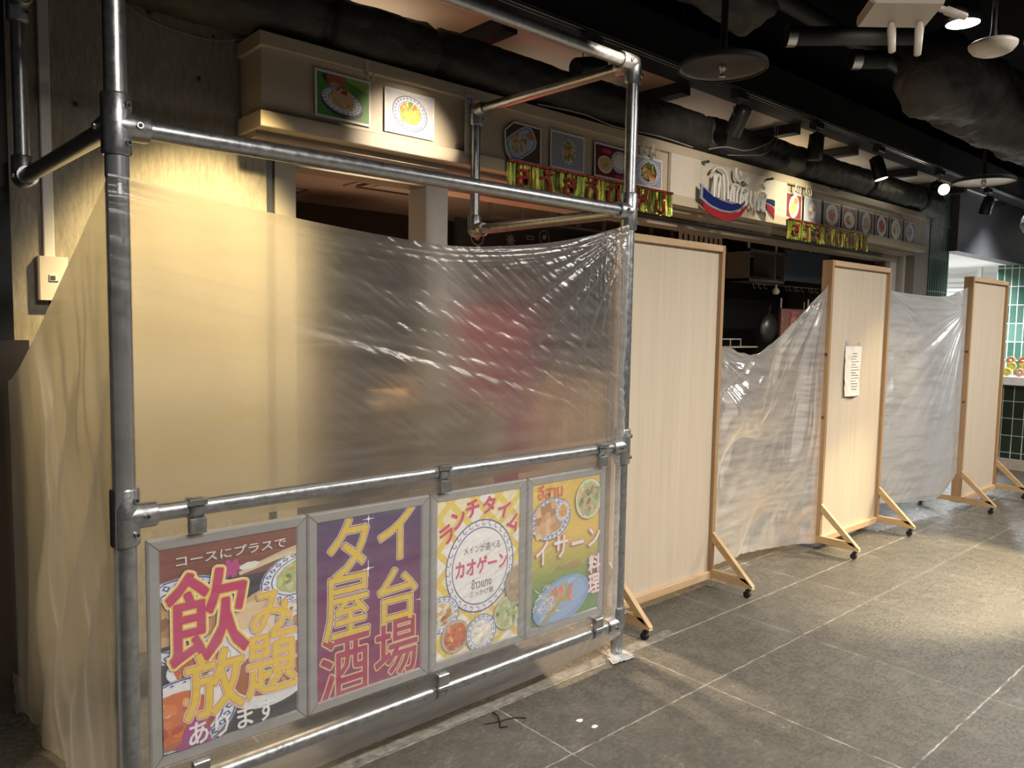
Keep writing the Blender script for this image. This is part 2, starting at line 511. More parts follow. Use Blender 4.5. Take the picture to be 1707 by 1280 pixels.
class MB:
    def __init__(s, mats=None):
        s.v, s.f, s.mi, s.sm, s.fc = [], [], [], [], []
        s.mats = mats or []
        s.cur = 0
        s.col = None

    def use(s, key):
        if key not in s.mats:
            s.mats.append(key)
        s.cur = s.mats.index(key)
        return s

    def add(s, vs, fs, smooth=False):
        o = len(s.v)
        s.v += [tuple(p) for p in vs]
        for f in fs:
            s.f.append([i+o for i in f])
            s.mi.append(s.cur)
            s.sm.append(smooth)
            s.fc.append(s.col)
        return s

    def box(s, x0, x1, y0, y1, z0, z1):
        vs = [(x, y, z) for z in (z0, z1) for y in (y0, y1) for x in (x0, x1)]
        return s.add(vs, [(0, 2, 3, 1), (4, 5, 7, 6), (0, 1, 5, 4), (2, 6, 7, 3), (0, 4, 6, 2), (1, 3, 7, 5)])

    def bbox(s, x0, x1, y0, y1, z0, z1, b=.004):
        """box with chamfered edges along its longest axis cross-section"""
        L = [(x1-x0), (y1-y0), (z1-z0)]
        ax = L.index(max(L))
        def ring(a0, a1, b0, b1):
            return [(a0+b, b0), (a1-b, b0), (a1, b0+b), (a1, b1-b), (a1-b, b1), (a0+b, b1), (a0, b1-b), (a0, b0+b)]
        if ax == 0:
            rg = ring(y0, y1, z0, z1)
            vs = [(x, p, q) for x in (x0, x1) for p, q in rg]
        elif ax == 1:
            rg = ring(x0, x1, z0, z1)
            vs = [(p, y, q) for y in (y1, y0) for p, q in rg]
        else:
            rg = ring(x0, x1, y0, y1)
            vs = [(p, q, z) for z in (z0, z1) for p, q in rg]
        fs = [[7, 6, 5, 4, 3, 2, 1, 0], list(range(8, 16))]
        for i in range(8):
            j = (i+1) % 8
            fs.append([i, j, j+8, i+8])
        return s.add(vs, fs)

    def tube(s, pts, r, n=12, caps=True, closed=False):
        pts = [Vector(p) for p in pts]
        rs = r if isinstance(r, (list, tuple)) else [r]*len(pts)
        vs, fs = [], []
        ref = None
        for i, p in enumerate(pts):
            a = pts[i-1] if i else (pts[-1] if closed else p)
            b = pts[i+1] if i < len(pts)-1 else (pts[0] if closed else p)
            t = (b-a).normalized()
            if ref is None:
                ref = Vector((0, 0, 1)) if abs(t.z) < .9 else Vector((1, 0, 0))
            u = (ref - t*ref.dot(t))
            if u.length < 1e-6:
                u = t.orthogonal()
            u.normalize()
            ref = u
            q = t.cross(u)
            for k in range(n):
                an = 2*math.pi*k/n
                vs.append(p + (u*math.cos(an)+q*math.sin(an))*rs[i])
        m = len(pts)
        for i in range(m if closed else m-1):
            i2 = (i+1) % m
            for k in range(n):
                k2 = (k+1) % n
                fs.append((i*n+k, i*n+k2, i2*n+k2, i2*n+k))
        s.add(vs, fs, True)
        if caps and not closed:
            s.add(vs[:n], [list(range(n))[::-1]])
            s.add(vs[-n:], [list(range(n))])
        return s

    def lathe(s, c, prof, n=24, axis='z', smooth=True):
        vs, fs = [], []
        for r, h in prof:
            for k in range(n):
                a = 2*math.pi*k/n
                x, y = r*math.cos(a), r*math.sin(a)
                q = {'z': (x, y, h), 'y': (x, h, y), 'x': (h, x, y)}[axis]
                vs.append((c[0]+q[0], c[1]+q[1], c[2]+q[2]))
        for i in range(len(prof)-1):
            for k in range(n):
                k2 = (k+1) % n
                fs.append((i*n+k, i*n+k2, (i+1)*n+k2, (i+1)*n+k))
        return s.add(vs, fs, smooth)

    def prism(s, pts, d):
        """polygon extruded by vector d"""
        n = len(pts)
        pts = [Vector(p) for p in pts]
        d = Vector(d)
        vs = pts + [p+d for p in pts]
        fs = [list(range(n))[::-1], list(range(n, 2*n))]
        for i in range(n):
            j = (i+1) % n
            fs.append([i, j, j+n, i+n])
        return s.add(vs, fs)

    def grid(s, fn, nu, nv, smooth=True):
        vs = [fn(i/nu, j/nv) for j in range(nv+1) for i in range(nu+1)]
        fs = [(j*(nu+1)+i, j*(nu+1)+i+1, (j+1)*(nu+1)+i+1, (j+1)*(nu+1)+i) for j in range(nv) for i in range(nu)]
        return s.add(vs, fs, smooth)

    def build(s, name, mat=None, parent=None, solid=0):
        me = bpy.data.meshes.new(name)
        o = ORG.get(parent.name, (0, 0, 0)) if parent else (0, 0, 0)
        me.from_pydata([(a-o[0], b-o[1], c-o[2]) for a, b, c in s.v], [], s.f)
        mats = s.mats if s.mats else [mat]
        for k in mats:
            me.materials.append(M[k])
        me.polygons.foreach_set('material_index', s.mi)
        me.polygons.foreach_set('use_smooth', s.sm)
        if any(c is not None for c in s.fc):
            ca = me.color_attributes.new('Col', 'FLOAT_COLOR', 'CORNER')
            data = []
            for p in me.polygons:
                c = s.fc[p.index] or (1, 1, 1)
                data += [c[0], c[1], c[2], 1.0]*p.loop_total
            ca.data.foreach_set('color', data)
        me.update()
        ob = bpy.data.objects.new(name, me)
        COL.objects.link(ob)
        if parent:
            ob.parent = parent
            ORG[ob.name] = o
        return ob


def tag(o, label=None, cat=None, group=None, kind=None):
    if label:
        o['label'] = label
    if cat:
        o['category'] = cat
    if group:
        o['group'] = group
    if kind:
        o['kind'] = kind
    return o


def thing(name, loc, label, cat, group=None):
    o = bpy.data.objects.new(name, None)
    o.empty_display_size = .1
    COL.objects.link(o)
    o.location = loc
    ORG[o.name] = tuple(loc)
    return tag(o, label, cat, group)


def struct(mb, name, mat=None, label=None):
    return tag(mb.build(name, mat), label, None, None, 'structure')


# ------------------------------------------------------------------ the setting
struct(MB().box(-6, 18, -4, 9, -.08, 0), 'floor', 'floor')
struct(MB().box(-6, 18, -4, 9, 4.0, 4.1), 'ceiling', 'ceiling_black')
# concrete wall with form-tie holes and a vertical joint
mb = MB(['concrete', 'black'])
mb.use('concrete').box(.727, 1.702, 3.82, 4.0, 0, 4.0)
mb.box(.40, .717, 3.82, 4.0, 0, 4.0)
mb.use('black').box(.717, .727, 3.83, 4.0, 0, 4.0)
for hx, hz, hr in ((1.368, 2.738, .010), (.839, 2.516, .011), (1.149, 2.99, .014), (.865, 1.955, .010), (1.44, 2.95, .006)):
    mb.lathe((hx, 3.8195, hz), [(hr*1.3, 0), (hr, .0006), (hr*.6, .0004), (0.0001, .0002)], 14, 'y')
struct(mb, 'wall_back', None)
struct(MB().box(-6, .556, 3.62, 4.2, 0, 4.0), 'wall_left', 'black')
# beige fascia over the shopfront, one running trim with upper and lower ledges
mb = MB()
mb.box(1.565, 9.42, 3.56, 3.80, 2.56, 2.88)
mb.bbox(1.545, 9.45, 3.525, 3.80, 2.868, 2.935, .004)
mb.bbox(1.545, 9.45, 3.525, 3.80, 2.50, 2.575, .004)
struct(mb, 'trim_1', 'cream')
mb = MB()
mb.box(1.80, 9.42, 3.82, 3.98, 2.40, 2.56)
mb.box(1.56, 9.42, 3.62, 3.82, 2.47, 2.499)
struct(mb, 'trim_2', 'cream_dark')
mb = MB()
for zz in (2.43, 2.455, 2.48):
    mb.box(2.86, 9.0, 3.806, 3.8195, zz, zz+.008)
struct(mb, 'trim_3', 'dark_steel')
# jamb posts of the opening
mb = MB(['dark_steel', 'jamb'])
mb.use('dark_steel').box(1.703, 1.742, 3.83, 3.96, 0, 2.5)
mb.use('jamb').box(1.745, 1.86, 3.815, 3.96, 0, 2.46)
struct(mb, 'trim_4')
struct(MB().box(2.69, 2.85, 3.815, 4.0, 0, 2.47), 'trim_5', 'white_metal')
mb = MB(['jamb', 'dark_steel', 'white_metal'])
mb.use('jamb').box(9.9, 10.33, 3.80, 4.1, 0, 3.2)
mb.use('dark_steel').box(9.25, 9.32, 3.9, 4.0, 0, 2.45)
mb.use('white_metal').box(9.33, 9.5, 3.85, 3.98, 0, 2.45)
mb.use('concrete').box(9.52, 9.72, 3.9, 4.1, 0, 2.9)
mb.use('white_metal').box(9.72, 9.79, 3.86, 3.95, 0, 2.9)
mb.use('concrete').box(9.79, 9.9, 3.9, 4.1, 0, 2.9)
struct(mb, 'trim_6')
struct(MB().box(10.33, 10.98, 3.79, 4.3, 0, 3.6), 'wall_right', 'tile_column')
struct(MB().box(10.98, 13.85, 3.70, 3.9, 2.64, 3.7), 'trim_7', 'grey_soffit')
# inside of the closed shop
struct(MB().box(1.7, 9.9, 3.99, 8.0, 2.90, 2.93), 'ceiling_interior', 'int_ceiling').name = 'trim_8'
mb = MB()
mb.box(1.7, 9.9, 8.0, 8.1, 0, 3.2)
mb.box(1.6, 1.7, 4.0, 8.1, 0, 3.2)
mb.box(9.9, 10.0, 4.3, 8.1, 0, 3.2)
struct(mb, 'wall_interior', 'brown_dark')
# bright neighbouring shop
mb = MB()
mb.box(16.5, 16.6, -1, 8, 0, 3.6)
mb.box(11.0, 16.5, 7.2, 7.3, 0, 2.8)
mb.box(10.99, 16.5, 3.92, 7.2, 2.72, 2.76)
mb.box(13.9, 16.5, -1, 3.9, 3.25, 3.3)
struct(mb, 'wall_far', 'wall_white')
struct(MB().box(14.0, 14.12, 1.5, 4.10, 0, 2.66), 'wall_tiled', 'tile_wall')
mb = MB()
for k in range(16):
    z = 1.2 + k*.085
    mb.prism([(15.0, 4.70, z), (15.0, 4.70, z+.05), (15.04, 4.70, z+.075), (15.04, 4.70, z+.02)], (0, .62, 0))
t = thing('louvre_screen', (15.0, 5.0, 1.2), 'white horizontal louvre screen in the bright shop beside the green column', 'louvre screen')
mb.build('slat', 'wall_white', t)
mb = MB().box(14.99, 15.05, 4.64, 4.70, 0, 2.72)
mb.box(14.99, 15.05, 5.32, 5.38, 0, 2.72)
mb.build('frame', 'wall_white', t)
# dusty strip at the shop threshold
def strip(u, v):
    x = .5 + u*2.75
    yy = 2.338 + v*(.055 + .02*noise.noise(Vector((x*6, 0, 0))))
    return (x, yy, .004 + .002*noise.noise(Vector((x*9, v*3, 0))) - (.004 if v in (0, 1) else 0))
struct(MB().grid(strip, 160, 5), 'trim_9', 'cardb')

# brown carton and dark base in the left corner
t = tag(MB().bbox(.22, .600, 3.575, 3.615, 0, 1.50, .006).build('wooden_board', 'brown_dark'), 'tall dark brown board standing in the corner at the left edge', 'board')

# ------------------------------------------------------------------ overhead duct, beams, tan boards
def duct_fn(y0, z0, r, x0, x1, amp, seed, nfold=1.0, cap=False):
    def fn(u, v):
        x = x0 + (x1-x0)*u
        a = 2*math.pi*v
        p = Vector((x*2.2*nfold, math.cos(a)*1.4+seed, math.sin(a)*1.4))
        q = Vector((x*7*nfold, math.cos(a)*3+seed, math.sin(a)*3))
        pin = 0
        for c in pinch:
            d = abs(x-c)
            pin += -.03*math.exp(-(d/.03)**2)
        rr = r + amp*noise.noise(p) + amp*.35*(1-2*abs(noise.noise(q))) + pin
        if cap:
            rr *= min(1, max(.0, (x-x0)/.22))**.45
        return (x, y0 + rr*math.cos(a), z0 + rr*math.sin(a))
    return fn
pinch = [1.9, 2.6, 4.25, 5.15, 6.6, 8.0, 9.4]
mb = MB().grid(duct_fn(3.635, 3.093, .148, .58, 9.9, .022, 3), 620, 40)
duct = tag(mb.build('air_duct', 'wrap'), 'long black wrapped air duct running just above the beige fascia', 'air duct')
pinch = [5.6, 7.4, 8.6]
mb = MB().grid(duct_fn(1.90, 3.16, .24, 4.85, 9.5, .05, 9, cap=True), 260, 36)
tag(mb.build('flexible_duct', 'wrap'), 'bulky crumpled dark duct hanging at the upper right behind the round sensor', 'air duct')
pinch = []
mb = MB().grid(duct_fn(2.90, 2.93, .15, 10.9, 13.6, .035, 5, cap=True), 160, 28)
tag(mb.build('flexible_duct', 'wrap'), 'low crumpled grey duct in front of the far bright shop, below the white ceiling board', 'air duct')
mb = MB().grid(duct_fn(2.6, 3.55, .16, 2.6, 4.2, .06, 12), 100, 24)
tag(mb.build('flexible_duct', 'wrap'), 'short dark duct section at the top edge above the nearest sprinkler disc', 'air duct')

t = thing('ceiling_beam', (5, 3.45, 3.4), 'long black ceiling beam running along the track with short cross arms', 'beam')
MB().bbox(-1, 14.5, 3.36, 3.62, 3.42, 3.7, .004).build('main_beam', 'black', t)
for xx in (1.35, 3.15, 4.93, 6.62, 7.80, 9.3, 10.9, 12.4):
    MB().bbox(xx-.05, xx+.07, 3.62, 5.0, 3.36, 3.46, .004).build('cross_arm', 'black', t)
xs = [1.2, 3.15, 4.93, 6.62, 7.80, 9.3, 10.9, 12.4]
names = ['leftmost brown ceiling board, over the first food photos', 'brown ceiling board just right of the pipe frame top', 'brown ceiling board behind the first black track spot head',
         'brown ceiling board behind the second black track spot head', 'narrow brown ceiling board beside the dimly lit spot head', 'brown ceiling board beside the glaring spot head',
         'pale bluish ceiling board under the farther sprinkler disc']
for i in range(len(xs)-1):
    b_ = MB().bbox(xs[i]+.08, xs[i+1]-.06, 3.63, 4.75, 3.44, 3.46, .004).build('ceiling_board', 'wall_white' if i == 6 else 'tan')
    tag(b_, names[i], 'ceiling board')

# lighting track
t = thing('lighting_track', (5, 3.27, 3.35), 'long thin black lighting track with fine bright edges carrying the spot heads', 'lighting track')
MB().bbox(1.2, 14.5, 3.255, 3.29, 3.34, 3.36, .003).build('rail', 'black_gloss', t)
MB().tube([(1.2, 3.25, 3.345), (14.5, 3.25, 3.345)], .0028, 6).build('edge_strip', 'steel', t)
MB().tube([(1.2, 3.275, 3.338), (14.5, 3.275, 3.338)], .0022, 6).build('edge_strip', 'steel', t)
for xx in (2.0, 4.4, 6.9, 9.0, 11.0):
    MB().tube([(xx, 3.272, 3.36), (xx, 3.272, 4.0)], .005, 8).build('hanger_rod', 'black', t)


def spot_head(loc, aimv, label, lit=None, group='track spot heads'):
    t = thing('track_spotlight', loc, label, 'spotlight', group)
    x, y, z = loc
    mb = MB().bbox(x-.07, x+.07, y-.03, y+.03, z-.055, z+.0, .004)
    mb.build('adapter_box', 'dark_steel', t)
    MB().tube([(x, y, z-.05), (x, y, z-.11)], .009, 10).build('stem', 'steel', t)
    a = Vector(aimv).normalized()
    c = Vector((x, y, z-.19))
    back = c - a*.09
    front = c + a*.12
    hd = MB()
    hd.tube([back-a*.012, back, back+a*.02, c, front-a*.01, front], [.03, .046, .058, .064, .066, .062], 20)
    for k in range(5):
        q = back + a*(.004+.014*k)
        hd.tube([q, q+a*.004], .064, 20)
    hd.build('lamp_head', 'black_gloss', t)
    yk = MB().tube([Vector((x-.07, y, z-.19)), Vector((x-.07, y, z-.11)), Vector((x+.07, y, z-.11)), Vector((x+.07, y, z-.19))], .004, 6)
    yk.build('yoke', 'dark_steel', t)
    ln = MB().tube([front, front+a*.003], .056, 20)
    ln.build('lens', lit or 'dark_steel', t)
    return t


spot_head((3.50, 3.265, 3.335), (-.9, .1, -.25), 'black spot head partly behind the top corner of the pipe frame')
spot_head((5.12, 3.265, 3.335), (.15, .55, -.8), 'first unlit black spot head right of the large sprinkler disc')
spot_head((6.30, 3.265, 3.335), (.05, .1, -1), 'second unlit black spot head, pointing straight down')
spot_head((7.52, 3.265, 3.335), (.15, -.25, -1), 'black spot head with a soft glow showing at its lower rim', 'lamp_soft')
spot_head((9.05, 3.265, 3.335), (-.75, -.72, -.35), 'glaring lit spot head turned to the viewer left of the farther disc', 'lamp_warm')
spot_head((10.6, 3.265, 3.335), (.1, .3, -1), 'unlit dark spot head below the pale ceiling board')
spot_head((12.3, 3.265, 3.335), (-.3, -.5, -.6), 'small lit spot head at the right edge of the picture', 'lamp_on')


def sprinkler(loc, r, label, under):
    x, y, z = loc
    t = thing('sprinkler_disc', loc, label, 'sprinkler', 'round sprinkler discs')
    MB().lathe(loc, [(.001, .022), (r*.96, .020), (r, .010), (r, -.004), (r*.985, -.006), (r*.97, 0), (r*.9, .006), (.001, .008)], 56).build('disc', under, t)
    MB().lathe(loc, [(r*1.005, .014), (r*1.012, .004), (r*1.012, -.008), (r*.99, -.012), (r*.975, -.006)], 56).build('rim', 'black', t)
    MB().tube([(x, y, z+.02), (x, y, 4.0)], .016, 12).build('drop_pipe', 'black', t)
    MB().lathe(loc, [(.018, .006), (.018, -.012), (.012, -.014), (.012, -.03), (.007, -.04), (.015, -.042), (.015, -.046), (.001, -.046)], 16).build('sprinkler_head', 'steel', t)


sprinkler((3.145, 2.101, 2.8), .20, 'large round dark disc with a small sprinkler head, right of the pipe frame top', 'dark_steel')
sprinkler((7.04, 2.205, 2.81), .228, 'farther round disc with pale underside, right of the glaring spot head', 'white_metal')

# round ceiling lamp
t = thing('ceiling_lamp', (4.212, 1.456, 3.1), 'bright white round lamp glaring at the upper right between router and sensor', 'lamp')
MB().lathe((4.212, 1.456, 3.1), [(.075, 0), (.08, .01), (.078, .05), (.06, .11), (.03, .15), (.001, .155)], 32).build('housing', 'black', t)
MB().lathe((4.212, 1.456, 3.1), [(.001, -.006), (.05, -.003), (.074, .002)], 32).build('lens', 'lamp_on', t)
MB().tube([(4.212, 1.456, 3.25), (4.19, 1.46, 3.4), (4.212, 1.456, 4.0)], .006, 8).build('cord', 'wire', t)

# white wifi router hung under a bracket
rx, ry, rz = 2.80, 1.17, 2.69
t = thing('wifi_router', (rx, ry, rz), 'white wall router with stubby antennas hanging at the top right', 'router')
def rot_pts(pts, ang, tilt=0):
    out = []
    for x, y, z in pts:
        y, z = y*math.cos(tilt)-z*math.sin(tilt), y*math.sin(tilt)+z*math.cos(tilt)
        x, y = x*math.cos(ang)-y*math.sin(ang), x*math.sin(ang)+y*math.cos(ang)
        out.append((rx+x, ry+y, rz+z))
    return out
ra, rtl = R(-42), R(-14)
def rbox(mb, x0, x1, y0, y1, z0, z1, ch=.012):
    m2 = MB().bbox(x0, x1, y0, y1, z0, z1, ch)
    mb.add(rot_pts(m2.v, ra, rtl), m2.f)
mb = MB()
rbox(mb, -.115, .115, -.075, .075, -.012, .028, .010)
mb.build('body', 'white_plastic', t)
mb = MB()
for k in range(12):
    rbox(mb, -.06+k*.011, -.054+k*.011, -.0765, -.074, -.004, .02, .001)
mb.build('vent', 'black', t)
for (ax, ay, dx, dy, dz, ln) in ((-.01, .04, .0, -.15, -1, .115), (.085, .03, .03, .1, -1, .12), (.11, -.03, .9, -.2, -.38, .10), (-.11, -.06, -.75, -.3, .35, .11)):
    base = Vector(rot_pts([(ax, ay, 0)], ra, rtl)[0])
    d = Vector(rot_pts([(ax+dx, ay+dy, 0)], ra, 0)[0]) - Vector(rot_pts([(ax, ay, 0)], ra, 0)[0])
    d = Vector((d.x, d.y, dz)).normalized()
    a = MB().tube([base, base+d*.03, base+d*.032, base+d*ln, base+d*(ln+.004)], [.011, .011, .015, .012, .006], 10)
    a.build('antenna', 'white_plastic', t)
MB().tube([(rx, ry, rz+.03), (rx-.01, ry, 4.0)], .012, 10).build('bracket', 'black', t)
# round sensor / access point
ax, ay, az = 4.034, 1.262, 2.9
t = thing('access_point', (ax, ay, az), 'round off-white ceiling sensor at the right edge below the bright lamp', 'sensor')
MB().lathe((ax, ay, az), [(.001, -.035), (.06, -.033), (.082, -.022), (.098, -.002), (.10, .012), (.085, .022), (.001, .022)], 40).build('housing', 'white_plastic', t)
MB().tube([(ax, ay, az+.02), (ax, ay, az+.08), (ax-.01, ay, 4.0)], [.02, .012, .01], 12).build('mount', 'black', t)
MB().bbox(ax+.08, ax+.5, ay-.13, ay-.10, az+.0, az+.022, .003).build('arm', 'white_plastic', t)

# black pipes across the ceiling
pp = thing('ceiling_pipe', (4.9, 2.3, 3.3), 'upper dark ceiling pipe with a shiny collar, left of the router antennas', 'pipe', 'dark ceiling pipes')
MB().tube([(4.05, 2.30, 3.22), (4.55, 1.80, 3.22)], .05, 18).build('pipe_run', 'black', pp)
MB().tube([(4.05, 2.30, 3.22), (4.085, 2.265, 3.22)], .058, 18).build('collar', 'steel', pp)
pp = thing('ceiling_pipe', (5.2, 2.4, 3.4), 'lower dark ceiling pipe with a shiny collar, below the other pipe', 'pipe', 'dark ceiling pipes')
MB().tube([(4.90, 2.33, 3.30), (5.05, 2.18, 3.30)], .055, 18).build('pipe_run', 'black', pp)
MB().tube([(4.90, 2.33, 3.30), (4.94, 2.29, 3.30)], .062, 18).build('collar', 'steel', pp)
for i, (y_, z_, r_) in enumerate(((1.40, 3.66, .05), (.8, 3.55, .03), (2.75, 3.75, .06))):
    tag(MB().tube([(0.5, y_, z_), (14, y_, z_)], r_, 12).build('service_pipe', 'black'),
        ('thick black service pipe', 'thin black service pipe', 'black service pipe close to the ceiling')[i] + ' running along the corridor ceiling', 'pipe')
for x_ in (3.0, 5.8, 8.6, 11.4):
    pass

# cables
def cable(pts, r, label, mat='wire'):
    P = [Vector(p) for p in pts]
    out = []
    for i in range(len(P)-1):
        p0, p1, p2, p3 = P[max(i-1, 0)], P[i], P[i+1], P[min(i+2, len(P)-1)]
        for k in range(8):
            s_ = k/8
            out.append(.5*((2*p1)+(-p0+p2)*s_+(2*p0-5*p1+4*p2-p3)*s_**2+(-p0+3*p1-3*p2+p3)*s_**3))
    out.append(P[-1])
    return tag(MB().tube(out, r, 6).build('cable', mat), label, 'cable')


cable([(1.00, 3.80, 3.01), (1.12, 3.80, 2.95), (1.28, 3.80, 2.925), (1.45, 3.80, 2.93), (1.60, 3.74, 2.965)], .003, 'thin pale cable sagging across the concrete to the fascia')
cable([(3.3, 3.51, 2.94), (3.7, 3.505, 2.955), (4.0, 3.51, 2.935), (4.5, 3.505, 2.95), (4.9, 3.51, 2.94)], .004, 'grey cable lying along the fascia top left of the acrylic sign')
cable([(5.05, 3.47, 2.945), (5.25, 3.45, 2.99), (5.5, 3.43, 3.0), (5.75, 3.43, 3.08), (5.9, 3.43, 3.16), (5.92, 3.43, 3.3)], .004, 'upper of two white cables looping above the acrylic sign')
cable([(5.3, 3.47, 2.94), (5.5, 3.44, 2.965), (5.75, 3.43, 3.01), (5.95, 3.44, 3.12), (5.98, 3.44, 3.28)], .003, 'lower of two white cables looping above the acrylic sign')
cable([(6.9, 3.52, 2.935), (7.05, 3.50, 2.925), (7.15, 3.49, 2.90), (7.3, 3.50, 2.93), (7.6, 3.52, 2.94)], .004, 'dark cable drooping over the fascia edge above the eight photos', 'black')

# ------------------------------------------------------------------ switch box with conduit
t = thing('switch_box', (.745, 3.82, 1.66), 'cream wall switch box with a white conduit on the concrete wall', 'switch box')
MB().bbox(.672, .785, 3.765, 3.82, 1.665, 1.85, .006).build('box', 'white_plastic', t)
MB().bbox(.712, .745, 3.758, 3.766, 1.745, 1.775, .002).build('switch', 'white_metal', t)
MB().bbox(.716, .733, 3.754, 3.759, 1.752, 1.768, .001).build('rocker', 'dark_steel', t)
MB().bbox(.700, .742, 3.795, 3.82, 1.85, 3.6, .004).build('conduit', 'white_metal', t)

# ------------------------------------------------------------------ pipe frame (cage)
YC = 2.365
XL, XR = .62, 2.82
cage = thing('pipe_frame', (XL, YC, 0), 'galvanised steel pipe frame standing at the left, holding the poster frames', 'pipe frame')
PR = .0295
def pipe(name, pts, r=PR):
    return MB().tube(pts, r, 24).build(name, 'galv', cage)
pipe('post', [(XL, YC, 0), (XL, YC, 3.3)])
pipe('post', [(XR, YC, 0), (XR, YC, 2.80)])
pipe('rail', [(XL, YC, 2.13), (XR, YC, 2.13)], .0275)
pipe('rail', [(XL, YC, 2.80), (XR, YC, 2.80)], .0275)
pipe('rail', [(XL, YC, 1.025), (XR, YC, 1.025)], .0275)
pipe('rail', [(XL, YC, .155), (XR, YC, .155)], .0275)
WY = 3.49
pipe('side_rail', [(XR, YC, 2.13), (2.80, WY, 2.13)], .0275)
pipe('side_rail', [(XR, YC, 2.80), (2.80, WY, 2.80)], .0275)
pipe('side_post', [(2.80, WY, 2.13), (2.80, WY, 2.80)], .0275)
LX, LY = .59, 3.54
pipe('side_rail', [(XL, YC, 2.13), (LX, LY, 2.13)], .0275)
pipe('side_rail', [(XL, YC, 2.80), (LX, LY, 2.80)], .0275)
pipe('side_post', [(LX, LY, 2.13), (LX, LY, 2.80)], .0275)
FR = .0395
def fitting(c, dirs, ln=.075):
    ln = ln*1.4
    mb = MB()
    c = Vector(c)
    for d in dirs:
        d = Vector(d).normalized()
        L_ = ln
        mb.tube([c-d*.001, c+d*L_*.93, c+d*L_], [FR, FR, FR-.003], 24)
        s_ = c + d*L_*.6
        n = d.cross(Vector((0, 0, 1)))
        if n.length < .1:
            n = Vector((.5, -.87, 0))
        n.normalize()
        if n.y > 0:
            n = -n
        mb.tube([s_+n*(FR-.004), s_+n*(FR+.007)], [.010, .009], 12)
    # rounded core
    prof = [(.001, -FR)] + [(FR*math.cos(R(a)), FR*math.sin(R(a))) for a in (-60, -30, 0, 30, 60)] + [(.001, FR)]
    mb.lathe(c, prof, 20)
    f = mb.build('fitting', 'galv', cage)
    sc_ = MB()
    for d in dirs:
        d = Vector(d).normalized()
        s_ = c + d*ln*.6
        n = d.cross(Vector((0, 0, 1)))
        if n.length < .1:
            n = Vector((.5, -.87, 0))
        n.normalize()
        if n.y > 0:
            n = -n
        MB().tube([s_+n*(FR+.006), s_+n*(FR+.0085)], .0055, 8).build('set_screw', 'black', f)
side = (2.80-XR, WY-YC, 0)
lside = (LX-XL, LY-YC, 0)
fitting((XL, YC, 2.13), [(0, 0, 1), (0, 0, -1), (1, 0, 0), lside], .06)
fitting((XL, YC, 1.025), [(0, 0, 1), (0, 0, -1), (1, 0, 0)], .06)
fitting((XL, YC, .155), [(0, 0, 1), (0, 0, -1), (1, 0, 0)], .06)
fitting((XR, YC, 2.13), [(0, 0, 1), (0, 0, -1), (-1, 0, 0), side], .06)
fitting((XR, YC, 2.80), [(0, 0, -1), (-1, 0, 0), side], .065)
fitting((XR, YC, 1.025), [(0, 0, 1), (0, 0, -1), (-1, 0, 0)], .06)
fitting((XR, YC, .155), [(0, 0, 1), (-1, 0, 0)], .06)
fitting((2.80, WY, 2.80), [(0, 0, -1), (-side[0], -side[1], 0)], .06)
fitting((2.80, WY, 2.13), [(0, 0, 1), (-side[0], -side[1], 0)], .06)
fitting((LX, LY, 2.80), [(0, 0, -1), (-lside[0], -lside[1], 0)], .06)
fitting((LX, LY, 2.13), [(0, 0, 1), (-lside[0], -lside[1], 0)], .06)
MB().tube([(XL, YC, 1.985), (XL, YC, 2.055)], .0315, 24).build('tape_band', 'tape_dark', cage)
# base plate and clamps
mb = MB().bbox(XR-.06, XR+.05, YC-.05, YC+.05, 0.0, .006, .002)
mb.build('base_plate', 'tape', cage)
def clip(x, z, dn):
    mb = MB()
    mb.lathe((x, YC, z), [(.030, -.022), (.0335, -.022), (.0335, .022), (.030, .022)], 20, 'x')
    s_ = -1 if dn else 1
    za, zb = sorted((z+s_*.028, z+s_*.075))
    mb.bbox(x-.024, x+.024, YC-.040, YC-.012, za, zb, .003)
    zb2 = z + .012
    mb.bbox(x-.026, x+.026, YC-.044, YC-.030, zb2, zb2+.018, .003)
    mb.build('clamp', 'galv', cage)
for cx in (.815, 1.745, 2.65):
    clip(cx, 1.025, True)
    clip(cx, .155, False)
# white fixing strap on the fascia behind the side post
mb = MB(['white_metal', 'black'])
mb.use('white_metal').bbox(2.745, 2.80, 3.516, 3.524, 2.56, 2.89, .002)
mb.use('black')
for q in (2.76, 2.785):
    mb.tube([(q, 3.5155, 2.865), (q, 3.5145, 2.865)], .005, 8)
mb.build('fixing_plate', None, cage)


# ------------------------------------------------------------------ printed artwork
BLUE = (.03, .06, .30)


